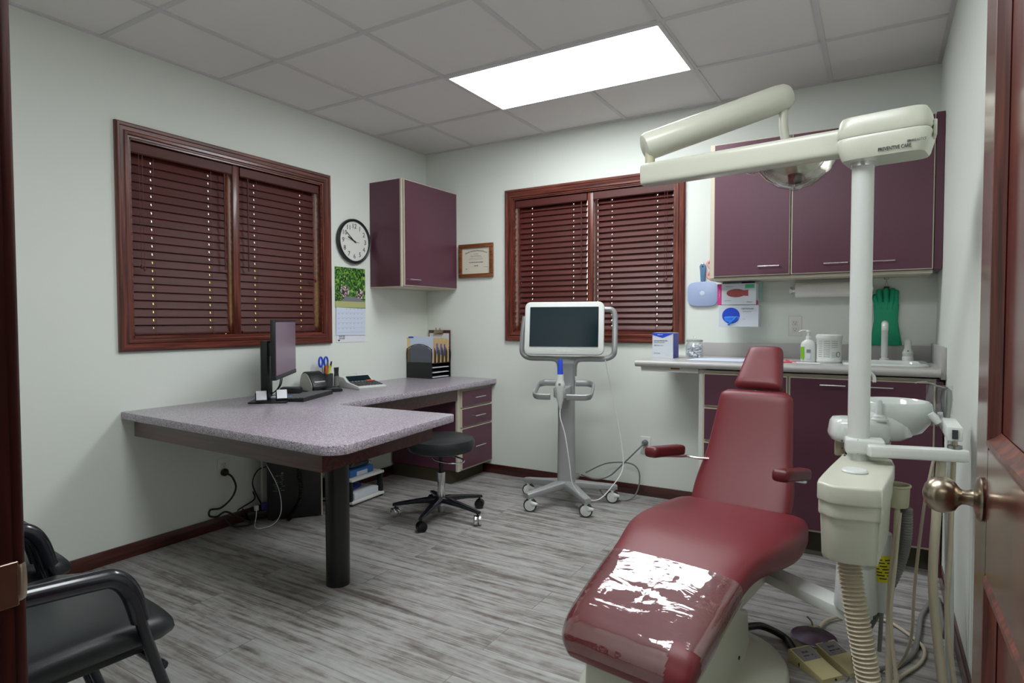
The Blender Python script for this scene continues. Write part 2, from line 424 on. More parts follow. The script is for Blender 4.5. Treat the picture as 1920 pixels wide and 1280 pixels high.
for j in range(0, 6):
    y = GY-j*T
    if y < FY: continue
    segs = [(0, RW)]
    g.b2((0, y-w, RH-.0035), (RW, y+w, RH+.0065))
g.b2((0, FY, RH-.005), (.018, 0, RH+.004)); g.b2((RW-.018, FY, RH-.005), (RW, 0, RH+.004)); g.b2((0, -.018, RH-.0045), (RW, 0, RH+.004)); g.b2((0, FY, RH-.0045), (RW, FY+.018, RH+.004))
# no tee across the middle of the light panels
gg = MB(); keep = []
for fi in range(0, len(g.f), 6):
    keep.append(fi)
struct(g.build('trim_1', 'grid_white'))
for c, r in LP:
    x0 = GX+c*T; x1 = x0+2*T; y1 = GY-r*T; y0 = y1-T
    nmx = 'bright rectangular flat light panel in the ceiling, nearest the back window' if r == 0 else 'bright rectangular flat light panel in the ceiling near the doorway, above the view'
    t = thing('ceiling_light', nmx, 'ceiling light', ((x0+x1)/2, (y0+y1)/2, RH), 0, 'flat ceiling light panels')
    f = MB(); a, bb, k = T, T/2, .022
    for lo, hi in (((-a, -bb), (a, -bb+k)), ((-a, bb-k), (a, bb)), ((-a, -bb+k), (-a+k, bb-k)), ((a-k, -bb+k), (a, bb-k))):
        f.b2((lo[0], lo[1], -.010), (hi[0], hi[1], .02), .002, 1)
    f.build('frame', 'panel_frame', t)
    MB().b2((-a+k, -bb+k, -.0085), (a-k, bb-k, -.002)).build('diffuser', 'panel_light', t)
# baseboards
def bboard(name, lo, hi, m): struct(MB().b2(lo, hi, .003, 2).build(name, m))
bboard('baseboard_left', (0, FY, 0), (.013, 0, .07), 'redwood_y')
bboard('baseboard_back', (.013, -.013, 0), (2.35, 0, .07), 'redwood_x')
bboard('baseboard_right', (RW-.013, -2.66, 0), (RW, -.62, .07), 'redwood_y')
bboard('baseboard_front', (.013, FY, 0), (2.37, FY+.013, .07), 'redwood_x')

# ------------------------------------------------------------------ windows
def window(num, o, xd, nd, w0, w1, mid):
    """o origin on wall plane, xd along wall, nd into the room; w0,w1 opening along xd"""
    mx = M((xd, nd, Z_)).transposed().to_4x4(); mx.translation = o
    root = bpy.data.objects.new('window_%d' % num, None); COL.objects.link(root); struct(root)
    cm = 'cherry_x' if abs(xd.x) > .5 else 'cherry_y'
    def mk(): return MB()
    def fin(b, name, m, par=root, **k):
        b.v = [mx @ v for v in b.v]; return b.build(name, m, par, **k)
    cw = .068
    prof = [(0, 0), (cw, 0), (cw, .016), (cw-.008, .024), (cw-.018, .022), (cw-.022, .017), (.03, .014), (.024, .019), (.012, .019), (.008, .011), (0, .010)]
    # casing with mitred corners, profile swept round the opening
    cas = mk(); cs = []
    cor = [(w0, WZ0, -1, -1), (w1, WZ0, 1, -1), (w1, WZ1, 1, 1), (w0, WZ1, -1, 1)]
    k = len(prof)
    for cx, cz, sx, sz in cor:
        for p in prof: cas.v.append(V((cx+sx*(p[0]-.006), p[1], cz+sz*(p[0]-.006))))
    for c in range(4):
        for i in range(k): a, b_ = c*k+i, c*k+(i+1) % k; d, e = ((c+1) % 4)*k+i, ((c+1) % 4)*k+(i+1) % k; cas.f.append((a, b_, e, d))
    co = fin(cas, 'casing', cm, sharp=20); co.data.materials.append(MT['cherry_z'])
    for i, pl in enumerate(co.data.polygons):
        if (i//k) % 2 == 1: pl.material_index = 1
    j = mk(); D = -.10
    j.b2((w0, D, WZ0-.001), (w1, .004, WZ0+.015)); j.b2((w0, D, WZ1-.015), (w1, .004, WZ1)); j.b2((w0, D, WZ0), (w0+.015, .004, WZ1)); j.b2((w1-.015, D, WZ0), (w1, .004, WZ1))
    fin(j, 'jamb_liner', cm)
    fin(mk().b2((mid-.022, D, WZ0+.015), (mid+.022, -.012, WZ1-.015), .004), 'mullion', 'cherry_z')
    for a, c in ((w0+.015, mid-.022), (mid+.022, w1-.015)):
        s = mk(); y0, y1 = D-.03, D; q = .035
        s.b2((a, y0, WZ0+.015), (c, y1, WZ0+.015+q)); s.b2((a, y0, WZ1-.015-q), (c, y1, WZ1-.015)); s.b2((a, y0, WZ0+.015), (a+q, y1, WZ1-.015)); s.b2((c-q, y0, WZ0+.015), (c, y1, WZ1-.015))
        fin(s, 'sash', 'white_matte'); fin(mk().b2((a+q-.004, D-.018, WZ0+.04), (c-q+.004, D-.013, WZ1-.04)), 'pane', 'pane_glass')
    return mx
mxL = window(1, V((0, 0, 0)), -Y_, X_, -LY1, -LY0, 1.715)
mxB = window(2, V((0, 0, 0)), X_, -Y_, BX0, BX1, 1.447)
# blinds
def blind(mx, a, c, label, tilt, slat_m, wand_x, cord_x, gap=.004, PIT=.0425, TG=.036):
    """a,c inner span along the wall"""
    t = thing('window_blind', label, 'window blind', (0, 0, 0), 0, 'dark red wooden window blinds')
    t.matrix_basis = M.Translation(mx @ V(((a+c)/2, -.045, WZ0+.02)))
    inv = t.matrix_basis.inverted() @ mx
    def fin(b, n, m, par=t, **k): b.v = [inv @ v for v in b.v]; return b.build(n, m, par, **k)
    yc = -.052; a += .004; c -= .004; top = WZ1-.018
    v = MB(); v.prism([(-.016, 0), (-.02, -.004), (-.02, -.05), (-.014, -.056), (-.01, -.05), (-.012, -.025), (-.010, -.004)], a, c, M(((0, 0, 1), (-1, 0, 0), (0, 1, 0))).to_4x4())
    for k in range(len(v.v)): p = v.v[k]; v.v[k] = V((p.x, p.y-.03, p.z+top))
    fin(v, 'valance', slat_m)
    fin(MB().b2((a+.004, yc-.02, top-.042), (c-.004, yc+.02, top-.002)), 'headrail', 'black_plastic')
    pitch = PIT; hw = .025; th = .0028; ends = .015
    z0 = WZ0+.052; n = int((top-TG-z0)/pitch)+1
    cords = [a+.12, c-.12] if (c-a) < .8 else [a+.12, (a+c)/2, c-.12]
    sl = MB(); H = .0026
    for i in range(n):
        z = z0+i*pitch; ti = R(tilt+random.uniform(-1.2, 1.2)); dy, dz = cos(ti), sin(ti)   # width direction, room edge down
        d = V((0, dy, -dz)); nn = V((0, dz, dy)); e0, e1 = a+ends+random.uniform(-.002, .002), c-ends+random.uniform(-.002, .002)
        xs = [e0]
        for q in cords: xs += [q-H, q+H]
        xs.append(e1)
        def piece(x0, x1, u0, u1):
            cc = V(((x0+x1)/2, yc, z))+d*((u0+u1)/2); B = M((X_, d, nn)).transposed(); sl.box(cc, (x1-x0, u1-u0, th), B)
        for k in range(0, len(xs), 2): piece(xs[k], xs[k+1], -hw, hw)
        for q in cords: piece(q-H, q+H, -hw, -.006); piece(q-H, q+H, .006, hw)
    fin(sl, 'slats', slat_m)
    fin(MB().b2((a+ends, yc-.024, z0-.034), (c-ends, yc+.024, z0-.020), .004), 'bottom_rail', slat_m)
    cl = MB()
    for q in cords:
        for o_ in (.027, -.027): cl.cyl((q, yc+o_, z0-.03), (q, yc+o_, top-.04), .0009, n=6)
        for i in range(n): cl.cyl((q+.001, yc-.026, z0+i*pitch-.012), (q+.001, yc+.026, z0+i*pitch-.012), .0007, n=5)
        cl.ball((q, yc+.026, z0-.03), .005, 8)
    fin(cl, 'ladder_cords', 'burgundy_dark')
    w_ = MB(); w_.cyl((wand_x, yc+.036, top-.06), (wand_x, yc+.036, top-.60), .0042, n=10); w_.cyl((wand_x, yc+.03, top-.045), (wand_x, yc+.036, top-.06), .002, n=6)
    fin(w_, 'tilt_wand', slat_m)
    p = MB()
    for o_, l in ((0, .62), (.018, .61)):
        p.cyl((cord_x+o_, yc+.036, top-.05), (cord_x+o_*.8, yc+.038, top-l), .0013, n=6)
        p.lathe([(0, 0), (.004, .003), (.0065, .014), (.003, .022), (0, .024)], (cord_x+o_*.8, yc+.038, top-l-.02), n=10)
    fin(p, 'lift_cords', 'burgundy_dark')
    return t
random.seed(4)
LA, LB, LM = -LY1, -LY0, 1.715
G1 = 'dark red wooden window blinds'
blind(mxL, LM+.022, LB-.015, 'closed dark red wooden blind in the left window, half farther from the wall clock', 73, 'slat_y', LM+.07, LB-.08)
blind(mxL, LA+.015, LM-.022, 'closed dark red wooden blind behind the desk monitor, the half next to the wall clock', 73, 'slat_y', LM-.08, LA+.05)
blind(mxB, BX0+.015, 1.447-.022, 'dark red wooden blind on the back wall behind the scanner screen, left half', 66, 'slat_x', 1.447-.07, BX0+.05, PIT=.0395, TG=.053)
blind(mxB, 1.447+.022, BX1-.015, 'dark red wooden blind with sheen on its slats, window half beside the hanging mirror', 62, 'slat_x', 1.447+.05, BX1-.08, PIT=.0395, TG=.053)
struct(MB().b2((-2.9, -5, 0), (-2.8, 3, 1.75)).build('wall_outside', 'ext_wall'))

# ------------------------------------------------------------------ door, jamb
d = bpy.data.objects.new('door_1', None); COL.objects.link(d); struct(d)
xd0, xd1, y0, y1 = 3.321, 3.361, -3.625, -2.712
leaf = MB(); st = .115; px0, px1 = xd0+.012, xd1-.012
def rail(ya, yb, za, zb): leaf.b2((xd0, ya, za), (xd1, yb, zb), .002, 1)
rail(y0, y0+st, .01, 2.05); rail(y1-st, y1, .01, 2.05); rail(y0+st, y1-st, .01, .22); rail(y0+st, y1-st, .80, .985); rail(y0+st, y1-st, 1.93, 2.05)
leaf.build('door_leaf', 'doorwood', d)
for za, zb in ((.22, .80), (.985, 1.93)):
    ya, yb = y0+st, y1-st
    MB().b2((px0, ya, za), (px1, yb, zb)).build('door_panel', 'doorwood', d)
    mo = MB(); w_ = .028
    for s_, xx in ((1, xd0), (-1, xd1)):
        prof = [(0, .001), (.006, -.003), (.014, -.003), (.02, .005), (w_, .011)]
        cor = [(ya, za, 1, 1), (yb, za, -1, 1), (yb, zb, -1, -1), (ya, zb, 1, -1)]; k0 = len(mo.v)
        for cy, cz, sy, sz in cor:
            for p in prof: mo.v.append(V((xx+s_*p[1], cy+sy*p[0], cz+sz*p[0])))
        for c in range(4):
            for i in range(4): mo.f.append((k0+c*5+i, k0+c*5+i+1, k0+((c+1) % 4)*5+i+1, k0+((c+1) % 4)*5+i))
    mo.build('panel_moulding', 'cherry_z', d, sharp=25)
kn = MB(); KP = (xd0, -2.785, .90)
kn.lathe([(0, 0), (.032, 0), (.034, .003), (.030, .007), (.018, .010), (.013, .012), (.011, .020), (.012, .026), (.016, .030), (.0225, .034), (.0265, .041), (.028, .050), (.0265, .059), (.022, .067), (.014, .073), (.005, .0755), (0, .076)], KP, (-1, 0, 0), 36)
kn.build('door_knob', 'nickel', d, label='round satin nickel door knob with a round rose')
kn = MB(); kn.lathe([(0, 0), (.034, 0), (.030, .007), (.013, .012), (.012, .026), (.0225, .034), (.028, .050), (.022, .067), (0, .076)], (xd1, -2.785, .90), (1, 0, 0), 24); kn.build('door_knob', 'nickel', d)
j = MB(); j.b2((DX0-.02, FY-.14, 0), (DX0, FY, DZ)); j.b2((DX0, FY-.14+.05, 0), (DX0+.012, FY-.04, DZ), .002)
struct(j.build('trim_2', 'redwood_z'))
j = MB(); j.b2((DX1, FY-.14, 0), (DX1+.02, FY, DZ)); struct(j.build('trim_3', 'redwood_z'))
j = MB(); j.b2((DX0-.02, FY-.14, DZ), (DX1+.02, FY, DZ+.02)); struct(j.build('trim_4', 'redwood_x'))
j = MB(); j.b2((DX0-.085, FY, 0), (DX0-.006, FY+.014, DZ+.06), .003); j.b2((DX0-.006, FY, DZ+.004), (RW-.005, FY+.014, DZ+.06), .003)
struct(j.build('trim_5', 'redwood_z'))
s = MB(); s.b2((DX0+.0005, FY-.038, .866), (DX0+.003, FY+.004, .914), .0008, 1); s.tube([(DX0+.002, FY+.002, .89), (DX0+.0012, FY+.007, .89), (DX0-.003, FY+.012, .89)], .0018, flat=(11, 1), smooth=4)
tag(s.build('strike_plate', 'nickel'), 'satin nickel strike plate on the dark red door jamb', 'strike plate')

# ------------------------------------------------------------------ outlets
def outlet(name, o, xd, nd, label, cat='power outlet'):
    mx = M((xd, nd, Z_)).transposed().to_4x4(); mx.translation = V(o)
    t = thing('power_outlet', label, cat, (0, 0, 0), 0, 'white wall outlets'); t.matrix_basis = mx
    MB().b2((-.036, 0, -.058), (.036, .006, .058), .003).build('cover_plate', 'outlet_white', t)
    for s_ in (-1, 1):
        z = s_*.0195; b = MB().b2((-.0165, .003, z-.014), (.0165, .009, z+.014), .004); so = b.build('socket', 'white_plastic', t)
        h = MB(); h.b2((-.0075, .0085, z), (-.0055, .0096, z+.008)); h.b2((.0055, .0085, z), (.0075, .0096, z+.008)); h.cyl((0, .0085, z-.007), (0, .0096, z-.007), .0025, n=10)
        h.build('slots', 'ink', so)
    return t, mx
outlet('o', (0, -1.835, .34), -Y_, X_, 'white double outlet under the desk with a black plug in its lower socket')
outlet('o', (1.859, 0, .34), X_, -Y_, 'white double outlet low on the back wall with a grey plug in its upper socket')
outlet('o', (2.761, 0, 1.138), X_, -Y_, 'white double outlet above the sink counter between the glove boxes and the wipes tub')

# ------------------------------------------------------------------ desk
DT = .73
t = thing('desk', 'L-shaped desk with speckled grey purple top on a thick black round leg', 'desk')
out = [(.001, -2.372), (1.46, -2.445)]
def arc(cx, cy, r, a0, a1, n=8): return [(cx+r*cos(R(a0+(a1-a0)*i/n)), cy+r*sin(R(a0+(a1-a0)*i/n))) for i in range(n+1)]
pts = [(.001, -2.372)]+arc(1.475, -2.365, .08, -92, -3)+arc(1.44, -1.625, .025, 0, 92, 4)+[(.70, -1.648), (.675, -.002), (.001, -.002)]
MB().prism(pts, DT-.036, DT, None, .004).build('desktop', 'desk_speckle', t)
ap = MB(); z0, z1 = DT-.036-.085, DT-.036
ap.prism([(.05, -2.335), (1.42, -2.375), (1.42, -2.355), (.05, -2.315)], z0, z1)
ap.prism([(1.42, -2.375), (1.37, -1.66), (1.35, -1.66), (1.40, -2.355)], z0, z1)
ap.prism([(.68, -1.70), (1.37, -1.68), (1.37, -1.66), (.66, -1.68)], z0, z1)
ap.prism([(.63, -1.70), (.655, -1.70), (.635, -.45), (.61, -.45)], z0, z1)
ap.build('apron', 'redwood_x', t, label='dark red wooden rail under the edge')
MB().cyl((1.125, -2.03, 0), (1.125, -2.03, DT-.036), .052, n=40).build('leg', 'black_paint', t)
MB().b2((.0135, -1.60, .0), (.03, -1.55, z1), .002).build('wall_cleat', 'white_matte', t)
# drawer unit
t = thing('drawer_cabinet', 'dark plum three-drawer cabinet under the far end of the desk', 'cabinet', (.33, -.23, 0))
MB().b2((-.315, -.215, .1), (.285, .215, .69), .001, 1).build('body', 'laminate', t)
e = MB(); e.b2((.285, -.217, .098), (.302, .217, .692)); e.build('front_frame', 'edging', t)
MB().b2((-.315, -.205, 0), (.23, .21, .1)).build('toe_kick', 'kick', t)
for za, zb, hz in ((.555, .675, .617), (.412, .545, .482), (.112, .402, .258)):
    dr = MB().b2((.302, -.185, za), (.318, .205, zb), .001, 1).build('drawer', 'edging', t)
    MB().b2((.317, -.181, za+.004), (.3205, .201, zb-.004)).build('drawer_front', 'laminate', dr)
    h = MB(); h.tube([(.32, -.05, hz), (.345, -.052, hz), (.346, .077, hz), (.32, .075, hz)], .004, smooth=0); h.build('handle', 'chrome', dr)
# corner wall cabinet
t = thing('wall_cabinet', 'small dark plum wall cabinet with one door in the corner over the desk', 'cabinet', (0, -.33, 1.42))
MB().b2((.002, -.318, 0), (.30, .325, .752), .001, 1).build('body', 'laminate', t)
e = MB(); e.b2((.289, -.3195, -.003), (.301, .327, .755)); e.b2((.002, -.32, -.004), (.30, .327, .0)); e.build('edge_trim', 'edging', t)
dr = MB().b2((.301, -.308, .004), (.320, .31, .748), .001, 1).build('door', 'edging', t)
MB().b2((.319, -.303, .009), (.3225, .305, .743)).build('door_face', 'laminate', dr)
h = MB(); h.tube([(.322, -.275, .048), (.347, -.277, .048), (.347, -.163, .048), (.322, -.165, .048)], .004, smooth=0); h.build('handle', 'chrome', dr)

# clock
t = thing('wall_clock', 'round black rimmed wall clock with white face above the calendar', 'clock', (0, -.82, 1.732))
MB().lathe([(.0, .001), (.15, .001), (.156, .012), (.155, .026), (.147, .034), (.139, .030), (.136, .018), (0, .018)], (0, 0, 0), X_, 60).build('rim', 'black_plastic', t)
MB().lathe([(0, .0185), (.1365, .0185), (.1365, .0195), (0, .0195)], (0, 0, 0), X_, 60).build('face', 'clock_face', t)
for k in range(1, 13):
    a = R(90-30*k); text(str(k), .046, (.0203, cos(a)*.105, sin(a)*.105), Y_, Z_, 'ink', t, 'numeral')
h = MB()
def hand(a, l, w_, x): h.box(V((x, cos(a)*l*.4, sin(a)*l*.4)), (.001, l*1.2, w_), M.Rotation(a, 3, 'X'))
hand(R(90+52), .095, .0055, .0215); hand(R(90+66), .066, .008, .0225); h.cyl((.02, 0, 0), (.025, 0, 0), .006, n=14)
h.build('hands', 'ink', t); h = MB(); hand(R(-8), .045, .002, .0235); hand(R(172), .1, .0012, .0235); h.build('second_hand', 'ink_gray', t)
# calendar
t = thing('wall_calendar', 'wall calendar with a garden photo over a white month grid, below the clock', 'calendar', (0, -.845, 1.31))
MB().b2((.001, -.142, .0), (.004, .142, .236)).build('photo_page', 'garden_photo', t)
f = MB(); f.ball((.0035, -.055, .07), .05, 16, (.02, 1, 1)); f.ball((.0035, .09, .055), .045, 16, (.02, 1, .95)); f.build('photo_flowers', 'flower_photo', t)
p_ = MB(); p_.prism([(-.10, .0), (.142, .0), (.06, .03), (-.04, .035)], .0042, .0048, M(((0, 0, 1), (1, 0, 0), (0, 1, 0)))); p_.build('photo_path', 'ink_gray', t)
MB().b2((.001, -.142, -.042), (.005, .142, 0)).build('header_strip', 'cal_header', t)
MB().b2((.005, -.142, -.046), (.0058, .142, -.042)).build('green_line', 'cal_green', t)
MB().b2((.001, -.135, -.285), (.0025, .135, -.20)).build('back_sheet', 'paper', t)
MB().box((.006, 0, -.14), (.002, .276, .19), M.Rotation(R(-1), 3, 'X')).build('month_page', 'paper_blue', t)
g_ = MB()
for i in range(1, 6): g_.b2((.007, -.125, -.045-i*.034), (.0075, .125, -.0444-i*.034))
g_.build('grid_lines', 'ink_gray', t)
nums = MB()
for i in range(5):
    for jx in range(7):
        n_ = i*7+jx-1
        if 1 <= n_ <= 31: nums.b2((.0072, -.118+jx*.036, -.054-i*.034), (.0076, -.114+jx*.036, -.050-i*.034))
nums.build('day_numbers', 'ink', t)
text('WATER', .016, (.0032, -.085, -.243), Y_, Z_, 'ink', t, 'sponsor_name'); text('HOUSE', .016, (.0032, -.085, -.257), Y_, Z_, 'ink', t, 'sponsor_name')
MB().prism([(-.012, 0), (.012, 0), (0, -.012)], .0026, .0034, M(((0, 0, 1), (1, 0, 0), (0, 1, 0))).to_4x4() ).build('sponsor_mark', 'ink', t).location = (0, -.112, -.265)
# certificate
t = thing('framed_certificate', 'small framed certificate in a brown wooden frame on the back wall', 'picture frame', (.496, 0, 1.64))
f = MB(); ow, oh, k = .16, .13, .03
for lo, hi in (((-ow, -oh), (ow, -oh+k)), ((-ow, oh-k), (ow, oh)), ((-ow, -oh+k), (-ow+k, oh-k)), ((ow-k, -oh+k), (ow, oh-k))): f.b2((lo[0], -.022, lo[1]), (hi[0], -.001, hi[1]), .004)
f.build('frame', 'frame_oak', t)
MB().b2((-ow+k, -.008, -oh+k), (ow-k, -.002, oh-k)).build('certificate_sheet', 'certificate', t)
tx = lambda s_, sz, x, z, **q: text(s_, sz, (x, -.0085, z), X_, Z_, q.pop('m', 'ink'), t, **q)
tx('Dental Assisting National Board', .0155, 0, .078, arc=2.0); tx('This certifies that', .006, 0, .052, m='ink_gray')
s_ = MB(); s_.tube([(-.05+.005*i, -.009, .034+.008*sin(i*1.9)*(1 if i % 3 else .4)) for i in range(21)], .0006, n=5, smooth=3); s_.build('signature', 'ink', t)
for z in (.018, .010): s_ = MB(); s_.b2((-.065, -.0088, z), (.065, -.0083, z+.0012)); s_.build('text_line', 'ink_gray', t)
tx('Certified Dental Assistant', .0125, 0, -.012); tx('DANB', .014, 0, -.04); tx('CDA', .008, -.09, -.062); tx('seal of the board', .006, .09, -.05, m='ink_gray')

# ------------------------------------------------------------------ things on the desk
# monitor
c0 = V((.337, -1.666, DT)); ax = V((.343, -.412, 0)).normalized(); rz = math.atan2(ax.y, ax.x)   # local x along screen, local -y... front is -normal
t = thing('desktop_monitor', 'black flat desktop monitor on a tall stand, turned away on the desk', 'monitor', c0, rz)
# local: x along the screen (near end +x), front of the screen = +y
MB().b2((-.268, -.02, .135), (.268, .004, .45), .004).build('housing', 'black_plastic', t)
MB().b2((-.255, .0035, .158), (.255, .0055, .438)).build('screen', 'monitor_screen', t)
MB().b2((-.262, .0030, .135), (.262, .007, .156), .002).build('chin', 'charcoal', t)
MB().b2((-.10, -.045, .20), (.10, -.02, .36), .008).build('rear_cover', 'black_plastic', t)
n_ = MB(); n_.b2((-.06, -.125, .008), (.045, -.085, .335), .006); n_.build('stand_column', 'black_plastic', t)
MB().b2((-.03, -.09, .25), (.03, -.04, .32), .004).build('hinge', 'charcoal', t)
MB().b2((-.18, -.17, 0), (.14, .03, .010), .004).build('stand_base', 'black_plastic', t)
for k, x in enumerate((-.01, .03)):
    MB().tube([(x, -.02, .15), (x-.01, -.03, .09), (x-.03, -.06, .05), (x-.05, -.10, .03)], .003).build('cable', 'cable_black', t)
def mloc(x, y, z=0): return M.Translation(c0) @ M.Rotation(rz, 4, 'Z') @ V((x, y, z))
def card_holder(x, y, lab, g):
    t = thing('card_holder', lab, 'card holder', mloc(x, y, .0101), rz+R(15), g)
    MB().prism([(-.035, 0), (.03, 0), (.034, .012), (-.01, .045)], -.03, .03, M(((1, 0, 0), (0, 0, 1), (0, 1, 0)))).build('holder', 'black_plastic', t)
    MB().box((.020, 0, .034), (.055, .052, .006), M.Rotation(R(52), 3, 'Y')).build('cards', 'paper', t)
    return t
card_holder(.115, -.105, 'small black holder of white cards at the near corner of the monitor base', 'card holders on the monitor base')
card_holder(.065, -.01, 'small black holder of white cards in front of the monitor column', 'card holders on the monitor base')
o = MB().box(mloc(-.03, 0, .0145), (.085, .055, .008), M.Rotation(rz+.3, 3, 'Z'), .002).build('sticky_notes', 'toner_blue'); tag(o, 'bright blue pad of notes lying on the monitor base', 'notepad')
o = MB().box(mloc(-.02, -.045, .0155), (.05, .08, .010), M.Rotation(rz+.1, 3, 'Z'), .002).build('card_stack', 'paper'); tag(o, 'loose white cards lying on the monitor base behind the blue notes', 'cards')
t = thing('eyeglass_case', 'black soft case lying behind the monitor base by the wall', 'case', (.09, -1.43, DT), R(35))
MB().box((0, 0, .02), (.13, .06, .04), None, .014).build('case_body', 'black_vinyl', t); MB().tube([(-.06, -.031, .03), (0, -.034, .036), (.06, -.031, .03)], .002).build('zipper', 'charcoal', t)
# keyboard
t = thing('keyboard', 'slim black computer keyboard lying on the desk', 'keyboard', (.345, -1.53, DT), math.atan2(.37, -.16))
# local x long
MB().prism([(-.075, 0), (.075, 0), (.075, .012), (-.075, .022)], -.19, .19, M(((0, 0, 1), (1, 0, 0), (0, 1, 0)))).build('keyboard_body', 'black_plastic', t)
ks = MB()
for r_ in range(5):
    for k in range(15): ks.box((-.175+k*.025, -.058+r_*.029, .0215-.0667*(-.058+r_*.029+.075)+.0022), (.0215, .024, .006), M.Rotation(R(-3.8), 3, 'X'), .0015, 1)
ks.build('keys', 'key_gray', t)
t = thing('computer_mouse', 'black computer mouse beyond the keyboard', 'mouse', (.245, -1.235, DT), R(60))
MB().loft([((x, 0, z), Y_, Z_, w_, h_, 3) for x, z, w_, h_ in ((-.055, .008, .01, .006), (-.05, .012, .024, .012), (-.03, .016, .031, .017), (0, .018, .033, .019), (.03, .015, .031, .015), (.05, .010, .024, .009), (.056, .007, .01, .005))]).build('mouse_body', 'black_plastic', t)
MB().cyl((.03, -.004, .031), (.03, .004, .031), .006, n=14).build('scroll_wheel', 'charcoal', t)
# label printer
t = thing('label_printer', 'rounded grey and black label printer on the desk by the wall', 'printer', (.125, -1.285, DT), R(-12))
# local: side panel faces -y, front +x
sil = [(-.075, .012), (-.06, .0), (.065, .0), (.082, .018), (.085, .035), (.07, .06), (.03, .105), (.0, .122), (-.035, .124), (-.07, .10), (-.086, .055)]
def sm(P, n=5):
    Q = []; L = len(P)
    for i in range(L):
        a, b_, c, d_ = [V((*P[(i+k) % L], 0)) for k in (-1, 0, 1, 2)]
        for k in range(n): u = k/n; Q.append(tuple((.5*((2*b_)+(c-a)*u+(2*a-5*b_+4*c-d_)*u*u+(3*b_-a-3*c+d_)*u**3))[:2]))
    return Q
XZ = M(((1, 0, 0), (0, 0, -1), (0, 1, 0)))
MB().prism(sm(sil), -.05, .05, XZ, .004).build('shell', 'black_plastic', t)
MB().prism([(x*.86, z*.86+.009) for x, z in sm(sil)], .049, .054, XZ, .001).build('side_panel', 'printer_gray', t, label='silver grey side panel')
MB().box((.068, 0, .062), (.012, .075, .014), M.Rotation(R(40), 3, 'Y'), .003).build('front_bar', 'silver', t)
MB().box((.050, 0, .080), (.002, .05, .008), M.Rotation(R(-50), 3, 'Y')).build('blue_mark', 'toner_blue', t)
MB().box((.075, -.0, .045), (.012, .07, .012), M.Rotation(R(10), 3, 'Y'), .003).build('button_bar', 'charcoal', t)
MB().tube([(-.08, -.03, .02), (-.11, -.06, .012), (-.115, -.10, .006), (-.09, -.15, .004)], .0035).build('power_cord', 'cable_black', t)
# pens
t = thing('pen_cup', 'dark mesh pen cup behind the label printer', 'pen cup', (.075, -1.13, DT))
MB().lathe([(0, 0), (.036, 0), (.038, .098), (.036, .098), (.034, .003), (0, .003)], n=28).build('cup', 'charcoal', t)
def stick(name, mat, dx, dy, lean, L, r, lab, cat='pen', cap=None, capm=None, g='pens standing in the cup'):
    base = V((.075, -1.13, DT+.0035))+V((-dx*.4, -dy*.4, 0)); top = V((.075+dx, -1.13+dy, DT+L)); d_ = (top-base).normalized()
    t = thing(name, lab, cat, base, 0, g)
    MB().cyl((0, 0, 0), d_*(L*.8), r, n=12).build('barrel', mat, t); MB().cyl(d_*(L*.8), d_*L, r*1.15 if cap is None else cap, r*.8, n=12).build('cap', capm or mat, t)
stick('highlighter', 'highlighter', .010, .014, 0, .150, .008, 'yellow green highlighter standing in the pen cup', 'highlighter')
stick('marker', 'orange', -.004, -.006, 0, .150, .0075, 'orange capped marker between the scissors and the highlighter', 'marker')
stick('marker', 'hose_gray', .004, .004, 0, .172, .006, 'grey marker standing in the pen cup', 'marker')
stick('pen', 'black_plastic', .008, .032, 0, .180, .006, 'tall black pen at the right of the pen cup')
t = thing('scissors', 'blue handled scissors standing handles up in the pen cup', 'scissors', (.062, -1.15, DT+.004))
for s_ in (-1, 1):
    MB().tube([(0, s_*.004+.018*s_+.015*cos(a), .172+.031*sin(a)) for a in [2*pi*i/12 for i in range(12)]], .0062, closed=True, smooth=2).build('handle', 'scissor_blue', t)
    MB().box((0, s_*.005, .075), (.002, .010, .13), M.Rotation(R(-4*s_), 3, 'X')).build('blade', 'steel', t)
t = thing('tube_bottle', 'grey tube with black top standing beside the pen cup', 'tube', (.085, -1.06, DT))
MB().lathe([(0, 0), (.017, 0), (.019, .03), (.017, .078), (0, .08)], n=20).build('tube_body', 'hose_gray', t); MB().loft([((0, 0, .078), X_, Y_, .016, .016, 2), ((0, 0, .10), X_, Y_, .006, .018, 2), ((0, 0, .135), X_, Y_, .004, .022, 2.5)]).build('top', 'black_plastic', t)
# calculator
t = thing('printing_calculator', 'white desktop printing calculator with a black display', 'calculator', (.205, -.955, DT), R(-14))
# local +x front
MB().prism([(-.13, 0), (.15, 0), (.155, .012), (.13, .02), (-.01, .042), (-.05, .068), (-.12, .072), (-.135, .05)], -.105, .105, XZ, .004).build('calculator_body', 'white_plastic', t)
MB().box((-.03, 0, .0575), (.055, .17, .003), M.Rotation(R(33), 3, 'Y')).build('display', 'screen_dark', t)
k_ = MB()
for i in range(5):
    for jx in range(8): k_.box((.02+i*.023, -.084+jx*.024, .0395-.1575*(.023*i+.025)+.004), (.017, .019, .006), M.Rotation(R(9), 3, 'Y'), .002, 1)
k_.build('keys', 'charcoal', t)
MB().box((.028, .05, .044), (.018, .05, .007), M.Rotation(R(9), 3, 'Y'), .002).build('orange_keys', 'orange', t)
MB().tube([(-.105, -.07, .072), (-.105, -.07, .085), (-.105, .03, .085), (-.105, .03, .072)], .0018, smooth=0).build('roll_holder', 'hose_white', t)
